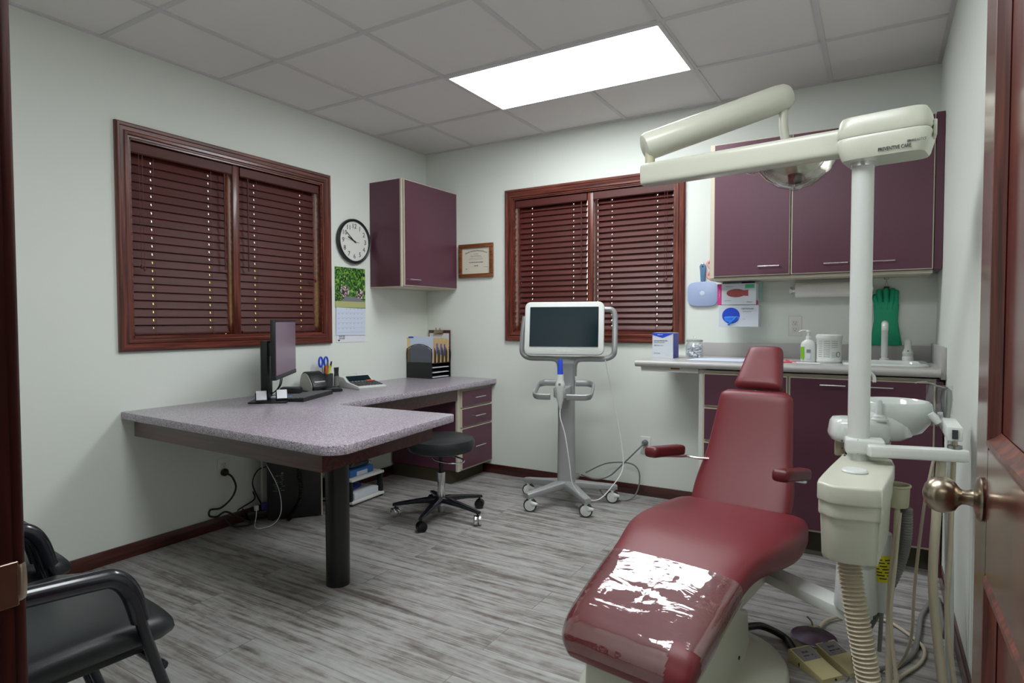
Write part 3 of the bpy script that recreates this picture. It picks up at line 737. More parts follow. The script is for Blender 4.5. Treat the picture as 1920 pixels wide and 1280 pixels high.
# desk organiser
OX, OY = .135, -.145
t = thing('desk_organiser', 'black mesh desk organiser with upright slots over three paper trays', 'desk organiser', (OX, OY, DT))
hx, hy = .122, .118
fr = MB()
for sx in (-1, 1):
    for sy in (-1, 1): fr.cyl((sx*hx, sy*hy, 0), (sx*hx, sy*hy, .23 if sx < 0 else .23), .003, n=8)
for z in (.003, .118):
    for q in (((-hx, -hy), (hx, -hy)), ((hx, -hy), (hx, hy)), ((hx, hy), (-hx, hy)), ((-hx, hy), (-hx, -hy))): fr.cyl((*q[0], z), (*q[1], z), .003, n=8)
ys = [-hy, -.07, -.022, .026, .072, hy]
for y in ys: fr.tube([(-hx, y, .118), (-hx, y, .215), (-hx*.6, y, .25), (0, y, .263), (hx*.6, y, .25), (hx, y, .215), (hx, y, .118)], .003 if y in (-hy, hy) else .0025, n=8, smooth=4)
fr.build('wire_frame', 'black_plastic', t)
ms = MB()
for y in ys: ms.prism([(-hx, .118), (hx, .118), (hx, .212), (hx*.6, .248), (0, .261), (-hx*.6, .248), (-hx, .212)], y-.0006, y+.0006, M(((1, 0, 0), (0, 0, 1), (0, 1, 0))))
ms.build('mesh_dividers', 'mesh_black', t)
tr = MB()
for z in (.004, .040, .078, .118): tr.b2((-hx, -hy, z), (hx, hy, z+.0015))
tr.b2((-hx, -hy-.0008, .003), (hx, -hy+.0008, .118)); tr.b2((-hx-.001, -hy, .003), (-hx+.001, hy, .118)); tr.b2((-hx, hy-.0008, .003), (hx, hy+.0008, .118))
tr.build('trays', 'black_plastic', t)
for k, (z, w_) in enumerate(((.0062, 'lowest'), (.0422, 'middle'), (.0802, 'topmost'))):
    o = MB().box((OX+.004, OY, DT+z+.003), (.232, .20, .005), M.Rotation(R((-1, 1.2, -.6)[k]), 3, 'Z')).build('paper_stack', 'paper'); tag(o, 'white papers in the %s tray of the desk organiser' % w_, 'papers', 'papers in the organiser trays')
fs = [(-.098, 'manila', .315, 'manila folder in the organiser slot nearest the camera'), (-.05, 'manila', .30, 'manila folder with a blue pen clipped at its front edge'), (.0, 'manila', .302, 'manila folder in the middle slot of the organiser'), (.046, 'manila', .306, 'manila folder just past the middle slot of the organiser'), (.094, 'manila', .303, 'manila folder in the organiser slot next to the back wall')]
for k, (y, m_, h_, lab) in enumerate(fs):
    t = thing('file_folder', lab, 'folder', (OX, OY+y, DT+.1203), 0, 'manila folders standing in the desk organiser')
    f = MB(); f.box((-.012 if k == 0 else .004, -.006, (h_-.12)/2+.0), (.27 if k == 0 else .232, .0012, h_-.12)); f.box((-.012 if k == 0 else .004, .006, (h_-.12)/2-.003), (.27 if k == 0 else .232, .0012, h_-.128)); f.box((.004, 0, .001), (.232, .012, .0012)); f.build('folder_cover', m_, t)
    p_ = MB()
    for q in range(4): p_.box((.0, -.004+q*.0025, (h_-.12)/2+.004), (.225, .0008, h_-.125), M.Rotation(R(random.uniform(-1.5, 1.5)), 3, 'Y'))
    if k == 0: p_.box((.03, -.0078, .105), (.19, .0008, .20), M.Rotation(R(2), 3, 'Y')); p_.box((.0, -.0084, .098), (.20, .0008, .19), M.Rotation(R(-2), 3, 'Y'))
    p_.build('papers', 'paper_blue' if k == 0 else 'manila', t)
    if k in (1, 2, 3): MB().cyl((.122, -.001, .08-.01*k), (.122, -.001, .155-.005*k), .004, n=10).build('blue_pen', 'scissor_blue' if k < 3 else 'box_navy', t)
    if k == 0: MB().box((-.09, -.0092, .196), (.05, .0008, .012)).build('blue_tab', 'box_blue', t)
t = thing('clipboard', 'dark brown clipboard with papers leaning on the wall behind the organiser', 'clipboard', (.14, -.012, DT), 0)
MB().b2((-.11, -.004, 0), (.11, 0, .37), .0015).build('board', 'redwood_x', t); MB().b2((-.098, -.0065, .02), (.098, -.0042, .345)).build('papers', 'paper', t)
k_ = MB(); k_.box((0, -.012, .352), (.09, .016, .03), None, .005); k_.tube([(-.03, -.014, .362), (-.02, -.016, .388), (-.005, -.016, .366), (.005, -.016, .366), (.02, -.016, .388), (.03, -.014, .362)], .003); k_.build('clip', 'nickel', t)

# ------------------------------------------------------------------ under the desk
t = thing('computer_tower', 'black computer tower standing on the floor under the desk', 'computer', (.131, -1.645, 0), math.atan2(.24, .186))
# local +x along visible side, side faces -y
MB().b2((0, 0, .008), (.31, .125, .47), .004).build('case', 'black_paint', t)
MB().b2((.302, -.003, .004), (.31, .0, .468)).build('edge_strip', 'edging', t); 
MB().b2((.03, -.0015, .16), (.11, 0, .29), .001).build('label_sheet', 'black_plastic', t)
lb = MB(); random.seed(2)
for q in range(16): x = .034+(q % 2)*.035+.006*(q % 3); z = .175+.0125*(q//2); lb.b2((x, -.002, z), (x+random.uniform(.008, .022), -.0015, z+.0035))
lb.b2((.078, -.002, .272), (.09, -.0015, .284)); lb.build('label_print', 'ink_gray', t)
for x, y in ((.03, .02), (.28, .02), (.03, .105), (.28, .105)): MB().cyl((x, y, 0), (x, y, .009), .01, n=10).build('foot', 'black_plastic', t)
b = MB(); b.lathe([(0, 0), (.021, 0), (.021, .014), (.012, .026), (0, .027)], (.0096, -1.835, .318), X_, 20)
o = b.build('power_plug', 'cable_black'); o2 = MB().tube([(.03, -1.835, .315), (.045, -1.81, .29), (.05, -1.79, .23), (.04, -1.81, .17), (.028, -1.87, .125), (.025, -1.93, .13), (.03, -1.94, .10), (.035, -1.90, .085), (.04, -1.85, .10), (.06, -1.79, .06), (.09, -1.74, .02), (.11, -1.72, .012), (.10, -1.77, .008), (.07, -1.83, .02), (.05, -1.87, .07)], .0055, n=10).build('cord', 'cable_black', o)
tag(o, 'black plug and looped thick cord hanging from the outlet under the desk', 'power cord')
t = thing('power_strip', 'black power strip with tangled plugs on the floor beside the tower', 'power strip', (.075, -1.62, .0), R(60))
MB().b2((-.10, -.03, .02), (.08, .03, .06), .006).build('strip_body', 'black_plastic', t)
MB().b2((-.02, -.028, .06), (.03, .01, .10), .004).build('adapter', 'purple', t, label='blue violet adapter'); MB().b2((-.06, -.02, .06), (-.035, .01, .09), .004).build('plug', 'white_plastic', t)
for x in (-.08, .06): MB().cyl((x, 0, 0), (x, 0, .021), .01, n=8).build('foot', 'black_plastic', t)
MB().tube([(-.09, 0, .04), (-.14, .03, .10), (-.15, .05, .17), (-.08, .06, .18), (-.05, .04, .12), (-.12, .0, .09), (-.17, .01, .06)], .004).build('cable', 'cable_black', t)
MB().tube([(.0, .03, .05), (-.06, .05, .20), (-.03, .06, .28), (.02, .05, .30)], .004).build('cable', 'cable_black', t)
o = MB().tube([(.11, -1.70, .10), (.13, -1.72, .05), (.16, -1.75, .005), (.21, -1.74, .004), (.24, -1.68, .02), (.235, -1.63, .08), (.20, -1.62, .2), (.15, -1.66, .34)], .0022, n=8).build('white_cable', 'cable_white'); tag(o, 'thin white cable looping down beside the black tower', 'cable')
o = MB().tube([(.23, -1.55, .44), (.25, -1.52, .3), (.25, -1.50, .15), (.235, -1.53, .05), (.225, -1.58, .008)], lambda u: .010+.003*sin(u*260), n=10, smooth=40).build('coiled_cord', 'cable_black'); tag(o, 'black coiled telephone cord hanging down the side of the tower', 'cord')
# low stand with toner boxes
t = thing('low_stand', 'low two-shelf white and black stand under the desk holding boxes', 'stand', (.22, -1.045, 0), R(3))
for z in (.012, .155):
    MB().b2((-.15, -.155, z), (.13, .155, z+.018), .006).build('shelf', 'white_matte', t)
for sy in (-1, 1):
    for sx, x in ((0, .10), (1, -.12)): MB().b2((x-.02, sy*.145-.012, .028), (x+.02, sy*.145+.012, .156), .008).build('post', 'black_plastic', t)
for sx in (-.13, .11):
    for sy in (-1, 1): MB().cyl((sx, sy*.14, 0), (sx, sy*.14, .013), .012, n=10).build('foot', 'black_plastic', t)
def L2(x, y, z): return M.Translation(V((.22, -1.045, 0))) @ M.Rotation(R(3), 4, 'Z') @ V((x, y, z))
o = MB().box(L2(-.01, -.02, .197), (.2, .22, .046), M.Rotation(R(3), 3, 'Z'), .004).build('blue_box', 'toner_blue'); tag(o, 'flat blue box on the upper shelf of the low stand', 'box')
MB().box(L2(.0905, -.02, .19), (.002, .10, .026), M.Rotation(R(3), 3, 'Z')).build('box_label', 'paper_blue', o)
t = thing('tape_bag', 'dark soft bag lying on the blue box on the low stand', 'bag', L2(-.01, -.02, .2203), R(3))
MB().loft([((0, y, .02+h_), X_, Z_, w_, .022+h_, 3) for y, w_, h_ in ((-.11, .03, -.01), (-.09, .075, -.004), (-.03, .09, .002), (.05, .088, 0), (.10, .07, -.005), (.12, .02, -.012))]).build('bag_body', 'charcoal', t)
MB().tube([(.09, -.09, .02), (.08, -.02, .048), (.085, .05, .045), (.09, .10, .02)], .0025).build('piping', 'cable_gray', t)
o = MB().box(L2(.0, .0, .052), (.22, .23, .042), M.Rotation(R(3), 3, 'Z'), .003).build('paper_ream', 'cardboard'); tag(o, 'white paper packet on the lower shelf of the low stand', 'paper packet')
o = MB().box(L2(-.02, -.03, .0845), (.12, .15, .02), M.Rotation(R(20), 3, 'Z'), .006).build('navy_packet', 'box_navy'); tag(o, 'navy blue packet lying on the white paper packet on the low stand', 'packet')

# ------------------------------------------------------------------ stool
t = thing('rolling_stool', 'black round rolling stool with chrome column tucked by the desk', 'stool', (.95, -1.05, 0))
MB().lathe([(0, .395), (.16, .395), (.19, .406), (.201, .428), (.202, .45), (.194, .472), (.165, .485), (.08, .489), (0, .489)], n=48).build('seat', 'black_vinyl', t)
MB().lathe([(0, .385), (.13, .385), (.15, .405), (0, .405)], n=32).build('seat_plate', 'black_plastic', t)
MB().cyl((0, 0, .25), (0, 0, .39), .014).build('gas_rod', 'black_plastic', t); 
MB().cyl((0, 0, .07), (0, 0, .27), .024, bev=.003).build('column', 'chrome', t)
MB().cyl((0, 0, .03), (0, 0, .075), .022, bev=.003).build('column_foot', 'steel', t)
MB().tube([(.055+.10*cos(a), .0+.075*sin(a), .352-.008*cos(a)) for a in [2*pi*i/16 for i in range(16)]], .005, closed=True, smooth=3).build('lever_ring', 'chrome', t)
for k in range(5):
    a = R(k*72+288-4); d_ = V((cos(a), sin(a), 0)); n2 = V((-sin(a), cos(a), 0))
    MB().loft([(d_*r_+Z_*z, n2, Z_, w_, h_, 3) for r_, z, w_, h_ in ((.0, .105, .03, .018), (.06, .104, .026, .018), (.16, .094, .020, .013), (.26, .08, .015, .011), (.29, .074, .012, .009))], n=20).build('base_arm', 'black_metal', t)
    cs = MB(); c_ = d_*.275; cs.cyl(c_+Z_*.05, c_+Z_*.075, .006, n=10); cs.tube([c_+n2*.0+Z_*.056, c_+d_*.02+Z_*.045, c_+d_*.025+Z_*.03], .006, n=8); wheel = cs.build('caster', 'black_plastic', t)
    wd = V((cos(a+.8), sin(a+.8), 0)); wc = c_+V((0, 0, .029)); ww = MB()
    ww.cyl(wc-wd*.021, wc-wd*.003, .029, n=22, bev=.003); ww.cyl(wc+wd*.003, wc+wd*.021, .029, n=22, bev=.003); ww.build('wheel', 'dark_chrome' if k in (0, 2, 3) else 'chrome', wheel)

# ------------------------------------------------------------------ scanner cart
t = thing('scanner_cart', 'silver rolling scanner cart with a white framed touch screen', 'scanner cart', (1.475, -.42, 0), R(18))
S18 = M.Rotation(R(-18), 3, 'Z')
col = MB(); col.loft([((0, 0, z), X_, Y_, w_, h_, 4) for z, w_, h_ in ((.10, .062, .036), (.13, .058, .034), (.5, .054, .032), (.87, .054, .03), (.90, .054, .03))], n=32); col.build('column', 'silver', t)
for k, a in enumerate((247, 319, 31, 103, 175)):
    a = R(a-18); d_ = V((cos(a), sin(a), 0)); n2 = V((-sin(a), cos(a), 0))
    MB().loft([(d_*r_+Z_*z, n2, Z_, w_, h_, 4) for r_, z, w_, h_ in ((.0, .125, .045, .026), (.08, .122, .036, .025), (.2, .112, .030, .020), (.30, .104, .026, .018), (.325, .102, .020, .015))], n=24).build('base_leg', 'silver', t)
    c_ = d_*.295; f = MB(); f.cyl(c_+Z_*.06, c_+Z_*.09, .018, n=16); f.loft([(c_+S18 @ V((-.028, 0, .055)), S18 @ Y_, Z_, .016, .018, 3), (c_+S18 @ V((.0, 0, .058)), S18 @ Y_, Z_, .018, .026, 3), (c_+S18 @ V((.022, 0, .05)), S18 @ Y_, Z_, .014, .02, 3), (c_+S18 @ V((.05, 0, .05)), S18 @ Y_, Z_, .012, .004, 3)], n=16)
    cs = f.build('caster', 'white_plastic', t)
    ax_ = S18 @ V((.35, -.93, 0)); ax_.normalize()
    wc = c_+V((0, 0, .041)); MB().cyl(wc-ax_*.016, wc+ax_*.016, .041, n=32, bev=.005).build('tire', 'charcoal', cs)
    MB().cyl(wc+ax_*.0155, wc+ax_*.0185, .033, n=32, bev=.001).build('wheel_cap', 'white_plastic', cs)
# frame loop behind screen
fl = MB(); yb = .015
fl.tube([(-.045, yb, .82), (-.05, yb, .895), (-.075, yb, .925), (-.14, yb, .93), (-.24, yb, .932), (-.285, yb, .955), (-.295, yb, 1.0), (-.288, yb+.012, 1.12), (-.28, yb+.025, 1.20)], .017, n=16)
fl.tube([(.045, yb, .82), (.05, yb, .895), (.075, yb, .925), (.14, yb, .93), (.24, yb, .932), (.29, yb, .955), (.302, yb, 1.0), (.302, yb+.03, 1.15), (.30, yb+.035, 1.21), (.285, yb+.035, 1.238), (.25, yb+.03, 1.245), (.1, yb+.02, 1.245)], .018, n=16)
fl.b2((-.05, yb-.018, .80), (.05, yb+.018, .935), .006); fl.b2((-.1, yb-.014, .922), (.1, yb+.014, .944), .004); fl.build('screen_frame', 'silver', t)
tl = M.Rotation(R(-8), 3, 'X')
sc = V((-.012, -.035, 1.125))
def scr(x0, z0, x1, z1, y0_, y1_, r_, n=6):
    P = []
    for cx, cz, a0 in ((x1-r_, z1-r_, 0), (x0+r_, z1-r_, 90), (x0+r_, z0+r_, 180), (x1-r_, z0+r_, 270)): P += arc(cx, cz, r_, a0, a0+90, n)
    m_ = tl @ M(((1, 0, 0), (0, 0, 1), (0, 1, 0))); m4 = m_.to_4x4(); m4.translation = sc
    return P, m4
P, m4 = scr(-.252, -.168, .252, .168, 0, 0, .035); MB().prism(P, -.012, .022, m4, .005).build('screen_housing', 'white_plastic', t)
P, m4 = scr(-.218, -.118, .218, .135, 0, 0, .002, 1); MB().prism(P, -.0145, -.0115, m4).build('touch_screen', 'screen_dark', t)
text('iTero element', .017, sc+tl @ V((0, -.0128, -.145)), X_, tl @ Z_, 'ink_white', t, 'screen_lettering')
MB().b2((-.07, -.01, .98), (.07, .02, 1.2), .01).build('mount', 'silver', t)
# handle ring and cradle
hb = MB(); z = .745
hb.tube([(-.058, .0, z+.03), (-.13, -.0, z+.03), (-.160, -.015, z+.026), (-.175, -.05, z+.018), (-.175, -.18, z-.025), (-.155, -.215, z-.033), (-.12, -.22, z-.035), (-.07, -.22, z-.035)], .012, n=12, flat=(1.7, .8)); hb.tube([(.058, .0, z+.03), (.13, -.0, z+.03), (.160, -.015, z+.026), (.175, -.05, z+.018), (.175, -.18, z-.025), (.155, -.215, z-.033), (.12, -.22, z-.035), (.03, -.22, z-.035)], .012, n=12, flat=(1.7, .8))
hb.build('push_handle', 'silver', t)
cr = MB(); cr.prism([(-.055, -.03), (.035, -.03), (.03, -.14), (.018, -.19), (-.045, -.19), (-.06, -.15)], .70, .76, None, .004); cr.build('wand_cradle', 'silver', t)
tw = thing('scanner_wand', 'white intraoral scanner wand with a blue sleeve standing in the cart cradle', 'scanner wand', V((1.475, -.42, 0))+M.Rotation(R(18), 3, 'Z') @ V((-.015, -.175, .68)), R(18))
MB().loft([((0, .0, z), X_, Y_, w_, h_, 2.6) for z, w_, h_ in ((-.05, .006, .006), (-.02, .012, .012), (.02, .024, .022), (.08, .026, .026), (.10, .031, .028), (.12, .024, .024), (.13, .021, .022), (.165, .020, .02))], n=24).build('wand_body', 'white_plastic', tw)
MB().loft([((0, .0, z), X_, Y_, w_, h_, 3) for z, w_, h_ in ((.163, .017, .016), (.20, .016, .012), (.245, .014, .008), (.258, .010, .005))], n=20).build('sleeve', 'box_blue', tw)
MB().cyl((0, -.02, .105), (0, -.029, .105), .008, n=12).build('button', 'hose_gray', tw)
Wp = lambda x, y, z: M.Translation(V((1.475, -.42, 0))) @ M.Rotation(R(18), 4, 'Z') @ V((x, y, z))
MB().tube([Wp(-.015, -.175, .635), Wp(-.012, -.19, .58), Wp(.02, -.21, .48), Wp(.05, -.22, .30), Wp(.07, -.22, .18), Wp(.14, -.2, .10), Wp(.22, -.17, .085), Wp(.30, -.12, .16), Wp(.36, -.05, .26), Wp(.34, -.01, .45), Wp(.29, .01, .7), Wp(.24, .0, .95)], .0035, n=8).build('wand_cable', 'cable_white', tw, world=True)
g_ = MB().lathe([(0, 0), (.019, 0), (.019, .02), (.011, .032), (0, .033)], (1.859, -.0096, .3595), -Y_, 20); o = g_.build('grey_plug', 'cable_gray'); tag(o, 'grey plug and cord running from the back wall outlet to the scanner cart', 'power cord')
MB().tube([(1.858, -.035, .357), (1.82, -.08, .31), (1.74, -.12, .22), (1.66, -.16, .14), (1.58, -.2, .12), (1.50, -.25, .15)], .005, n=8).build('cord', 'cable_gray', o)
MB().tube([(1.52, -.22, .16), (1.60, -.08, .20), (1.72, -.06, .22), (1.80, -.06, .21), (1.84, -.07, .16), (1.84, -.10, .06), (1.81, -.16, .008), (1.74, -.22, .006), (1.66, -.24, .03), (1.60, -.22, .10)], .0045, n=8).build('cord', 'cable_gray', o)

# ------------------------------------------------------------------ upper cabinets (right)
t = thing('wall_cabinet', 'long dark plum wall cabinet with three doors above the sink', 'cabinet', (2.87, 0, 1.42))
MB().b2((-.53, -.305, 0), (.535, -.002, .755), .001, 1).build('body', 'laminate', t)
e = MB(); e.b2((-.532, -.307, -.004), (-.508, -.290, .758)); e.b2((-.532, -.300, -.016), (.535, -.002, -.001)); e.build('edge_trim', 'edging', t)
MB().b2((.538, -.315, .0), (.572, -.01, .76), .001, 1).build('filler_panel', 'laminate', t)
for xa, xb, ha, hb_ in ((-.508, -.106, -.262, -.158), (-.10, .212, .062, .168), (.217, .535, .27, .375)):
    dr = MB().b2((xa, -.325, .002), (xb, -.306, .752), .001, 1).build('door', 'edging', t)
    MB().b2((xa+.005, -.3285, .007), (xb-.005, -.3245, .747)).build('door_face', 'laminate', dr)
    MB().tube([(ha, -.328, .050), (ha-.002, -.352, .050), (hb_+.002, -.352, .050), (hb_, -.328, .050)], .004, smooth=0).build('handle', 'chrome', dr)
# lower cabinets
t = thing('base_cabinet', 'long dark plum base cabinet with drawers and doors under the sink counter', 'cabinet', (2.88, -.3, 0))
MB().b2((-.505, -.275, .12), (.545, .298, .905), .001, 1).build('body', 'laminate', t)
MB().b2((-.53, -.285, .0), (-.507, .298, .905), .001, 1).build('end_panel', 'white_matte', t, label='cream painted end panel')
e = MB(); e.b2((-.507, -.285, .118), (.53, -.276, .905)); e.build('front_frame', 'edging', t)
MB().b2((.530, -.29, 0), (.558, .0, .895), .001, 1).build('filler_panel', 'laminate', t)
MB().b2((-.505, -.21, 0), (.53, .29, .12)).build('toe_kick', 'kick', t)
def front(xa, xb, za, zb, ha, hb_, hz, nm_):
    dr = MB().b2((xa, -.302, za), (xb, -.286, zb), .001, 1).build(nm_, 'edging', t)
    MB().b2((xa+.005, -.3055, za+.005), (xb-.005, -.3015, zb-.005)).build(nm_+'_face', 'laminate', dr)
    MB().tube([(ha, -.305, hz), (ha-.002, -.328, hz), (hb_+.002, -.328, hz), (hb_, -.305, hz)], .004, smooth=0).build('handle', 'chrome', dr)
for za, zb in ((.715, .890), (.53, .705), (.335, .52), (.128, .325)): front(-.500, -.088, za, zb, -.34, -.235, (za+zb)/2, 'drawer')
front(-.078, .213, .128, .890, .063, .168, .857, 'door'); front(.218, .525, .128, .890, .262, .362, .857, 'door')
# counter
t = thing('sink_countertop', 'grey laminate sink countertop with backsplash along the back wall', 'countertop', (0, 0, .95))
ct = MB(); ct.b2((2.005, -.62, -.036), (3.045, -.002, 0)); ct.b2((3.375, -.62, -.036), (3.424, -.002, 0)); ct.b2((3.045, -.62, -.036), (3.375, -.49, 0)); ct.b2((3.045, -.12, -.036), (3.375, -.002, 0))
ct.cyl((2.005, -.62, -.018), (3.424, -.62, -.018), .018, n=20); ct.build('worktop', 'counter_gray', t)
bs = MB(); bs.b2((2.21, -.02, 0), (3.424, -.001, .085), .002); bs.b2((3.424, -.62, -.045), (3.4435, -.0, .10), .002); bs.build('backsplash', 'counter_gray', t)
MB().b2((2.03, -.60, -.062), (2.35, -.56, -.037)).build('support_rail', 'white_matte', t)
MB().b2((2.20, -.602, -.047), (2.25, -.600, -.038)).build('rust_patch', 'bracket_rust', t, label='rusty brown patch on the rail')
# sink
t = thing('sink', 'white drop-in sink in the grey counter at the right', 'sink', (3.21, -.305, .95))
sk = MB()
for (hx_, hy_, z) in (): pass
def ring(sk, L):
    rows = []
    for hx_, hy_, z, cy in L:
        P = []
        for k in range(40):
            a = 2*pi*(k+.5)/40; ca, sa = cos(a), sin(a); P.append(V((hx_*math.copysign(abs(ca)**.35, ca), cy+hy_*math.copysign(abs(sa)**.35, sa), z)))
        rows.append(list(range(len(sk.v), len(sk.v)+40))); sk.v += P
    for a, b_ in zip(rows, rows[1:]):
        for k in range(40): sk.f.append((a[k], a[(k+1) % 40], b_[(k+1) % 40], b_[k]))
    sk.f.append(tuple(rows[-1]))
ring(sk, [(.185, .205, .001, .0), (.183, .203, .010, .0), (.172, .19, .014, 0), (.15, .148, .012, -.03), (.142, .14, .0, -.03), (.13, .128, -.10, -.03), (.10, .10, -.13, -.03)])
sk.build('basin', 'porcelain', t)
fc = MB(); fc.lathe([(0, .012), (.022, .012), (.022, .018), (.014, .022), (.013, .04), (0, .04)], (.0, .17, 0)); fc.tube([(0, .17, .03), (0, .17, .15), (0, .165, .185), (0, .145, .203), (0, .10, .205), (0, .05, .195), (0, .045, .170)], .0155, n=14, smooth=8)
fc.build('faucet_spout', 'white_plastic', t)
lv = MB(); lv.lathe([(0, .012), (.026, .012), (.025, .03), (.022, .034), (.024, .036), (.024, .044), (.026, .05), (.016, .075), (.0145, .105), (.013, .118), (0, .125)], (.105, .17, 0)); lv.build('faucet_handle', 'white_plastic', t)
MB().cyl((.105, .14, .062), (.105, .152, .062), .003, n=8).build('temperature_dot', 'ink', t)
# soap, wipes
t = thing('soap_dispenser', 'white pump bottle with a green label on the sink counter', 'soap dispenser', (2.862, -.335, .95))
MB().loft([((0, 0, z), X_, Y_, w_, h_, 2.6) for z, w_, h_ in ((0, .034, .022), (.004, .037, .025), (.09, .037, .025), (.105, .033, .023), (.115, .022, .018), (.12, .014, .014))]).build('bottle', 'white_plastic', t)
p_ = MB(); p_.cyl((0, 0, .119), (0, 0, .138), .013, bev=.002); p_.cyl((0, 0, .138), (0, 0, .16), .006); p_.cyl((0, 0, .158), (0, 0, .17), .011, bev=.002); p_.tube([(0, 0, .166), (-.03, 0, .168), (-.045, 0, .160)], .004, n=8); p_.build('pump', 'white_plastic', t)
MB().b2((-.034, -.0262, .018), (-.018, -.0235, .082)).build('green_label', 'lime', t); MB().b2((-.006, -.0270, .052), (.014, -.0250, .068)).build('grey_label', 'ink_gray', t); MB().b2((-.006, -.0270, .02), (.012, -.0250, .046)).build('print_label', 'cardboard', t)
t = thing('wipes_tub', 'large white tub of wipes beside the soap dispenser', 'tub', (2.960, -.33, .95))
MB().lathe([(0, 0), (.058, 0), (.062, .006), (.062, .012), (.060, .016), (.060, .12), (.062, .123), (.062, .128), (0, .128)], n=40).build('tub', 'white_plastic', t)
MB().lathe([(.0, .128), (.0635, .128), (.0635, .142), (.056, .149), (0, .150)], n=40).build('lid', 'white_plastic', t)
MB().box((.012, 0, .157), (.035, .02, .003), M.Rotation(R(-20), 3, 'Y')).build('lid_flap', 'hose_white', t)
pr = MB()
for i in range(9):
    for a0, a1 in ((-140, -118), (-112, -82), (-76, -46)):
        if i in (4, 5) and a0 > -80: continue
        P = arc(0, 0, .0606, a0, a1, 6); z = .112-i*.010
        for q in range(6): pr.raw([(*P[q], z), (*P[q+1], z), (*P[q+1], z+.0022), (*P[q], z+.0022)], [(0, 1, 2, 3)])
pr.build('label_print', 'ink_gray', t)
MB().tube([(.0608*cos(R(-42)+.18*cos(a)), .0608*sin(R(-42)+.18*cos(a)), .045+.013*sin(a)) for a in [2*pi*i/14 for i in range(14)]], .0012, n=6, closed=True, smooth=2).build('round_mark', 'ink', t)
o = MB().b2((2.80, -.50, .951), (2.93, -.42, .953)).build('white_card', 'paper'); tag(o, 'white card lying at the counter edge in front of the soap dispenser', 'card')
o = MB().b2((2.26, -.52, .951), (2.56, -.25, .9525)).build('paper_sheet', 'paper_blue'); tag(o, 'white sheet of paper lying on the counter behind the red headrest', 'paper')
t = thing('pink_tool', 'small pink plastic piece lying on the counter right of the headrest', 'plastic piece', (2.775, -.44, .95), R(10))
MB().b2((-.04, -.02, 0.001), (.04, .02, .006), .002).build('plate', 'pink', t); MB().box((0, 0, .009), (.03, .012, .01), M.Rotation(.5, 3, 'Y'), .003).build('grip', 'pink', t)
# film box and cotton jar
t = thing('film_box', 'white and blue cardboard dispenser box at the left end of the counter', 'box', (2.088, -.33, .95), R(1))
MB().b2((-.062, -.06, 0), (.062, .06, .150), .001, 1).build('carton', 'cardboard', t)
MB().b2((.0622, -.058, .001), (.0632, .058, .149)).build('blue_side', 'box_navy', t)
MB().prism([(-.062, .150), (-.062, .138), (0, .120), (.062, .146), (.062, .150)], -.0002, .0008, M(((1, 0, 0), (0, 0, -1), (0, 1, 0))).to_4x4()).build('blue_flash', 'box_blue', t).location = (0, -.0602, 0)
text('PREMIUM', .008, (-.015, -.0615, .139), X_, Z_, 'ink_white', t); text('Advanced Barrier Film', .0092, (-.053, -.0608, .104), X_, Z_, 'ink', t, align='LEFT'); text('clear adhesive sheets', .0075, (-.053, -.0608, .094), X_, Z_, 'ink_gray', t, align='LEFT')
text('1200 sheets  4 x 6', .0075, (-.053, -.0608, .076), X_, Z_, 'ink_gray', t, align='LEFT'); text('easy tear edge', .0065, (-.053, -.0608, .03), X_, Z_, 'ink_gray', t, align='LEFT')
t = thing('cotton_jar', 'clear glass jar full of white cotton rolls beside the white and blue box', 'jar', (2.247, -.28, .95))
MB().lathe([(0, .0), (.046, .0), (.051, .006), (.051, .075), (.042, .088), (.042, .096), (.040, .096), (.040, .087), (.0485, .074), (.0485, .008), (0, .006)], n=36).build('glass_body', 'clear_glass', t)
MB().lathe([(0, .097), (.046, .097), (.047, .108), (.04, .113), (.008, .114), (.006, .120), (.010, .126), (0, .130)], n=32).build('lid', 'clear_glass', t)
MB().lathe([(.0405, .0965), (.0475, .0965), (.0475, .1075), (.0405, .1075), (.0405, .0965)], n=32).build('lid_band', 'printer_gray', t)
random.seed(7); cl = MB()
for k in range(170):
    r_ = .036*math.sqrt(random.random()); a = random.random()*2*pi; z = .012+random.random()*.066; c_ = V((r_*cos(a), r_*sin(a), z)); d_ = V((random.uniform(-1, 1), random.uniform(-1, 1), random.uniform(-.6, .6))).normalized()*.011
    cl.cyl(c_-d_, c_+d_, .0045, n=8)
cl.build('cotton_rolls', 'cotton', t, kind='stuff')
# mirror hanging
t = thing('hand_mirror', 'pale blue square hand mirror hanging by its handle beside the window', 'mirror', (2.226, 0, 1.38))
P = []
for k in range(48):
    a = 2*pi*(k+.5)/48; ca, sa = cos(a), sin(a); P.append((.095*math.copysign(abs(ca)**.55, ca), .078*math.copysign(abs(sa)**.5, sa)-.04))
MB().prism(P, .006, .018, XZ, .004).build('mirror_back', 'mirror_frame', t)
MB().prism([(-.012, .03), (.012, .03), (.018, .10), (.020, .135), (.010, .150), (-.010, .150), (-.020, .135), (-.016, .10)], .007, .016, XZ, .003).build('handle', 'mirror_blue', t, label='darker blue handle with a hole')
MB().cyl((0, -.0168, .132), (0, -.015, .132), .0055, n=14).build('hanging_hole', 'ink', t)
MB().tube([(.0, -.0175, .132), (0, -.02, .145), (0, -.014, .158), (0, -.002, .160)], .0016, n=6).build('hook', 'chrome', t)
MB().loft([((0, -.0185, -.035), X_, Z_, .016, .014, 2), ((0, -.0195, -.035), X_, Z_, .012, .010, 2)], n=20).build('emblem', 'paper_blue', t)
t = thing('cheek_retractor', 'pink curved plastic retractor hanging behind the blue mirror', 'retractor', (2.275, 0, 1.50))
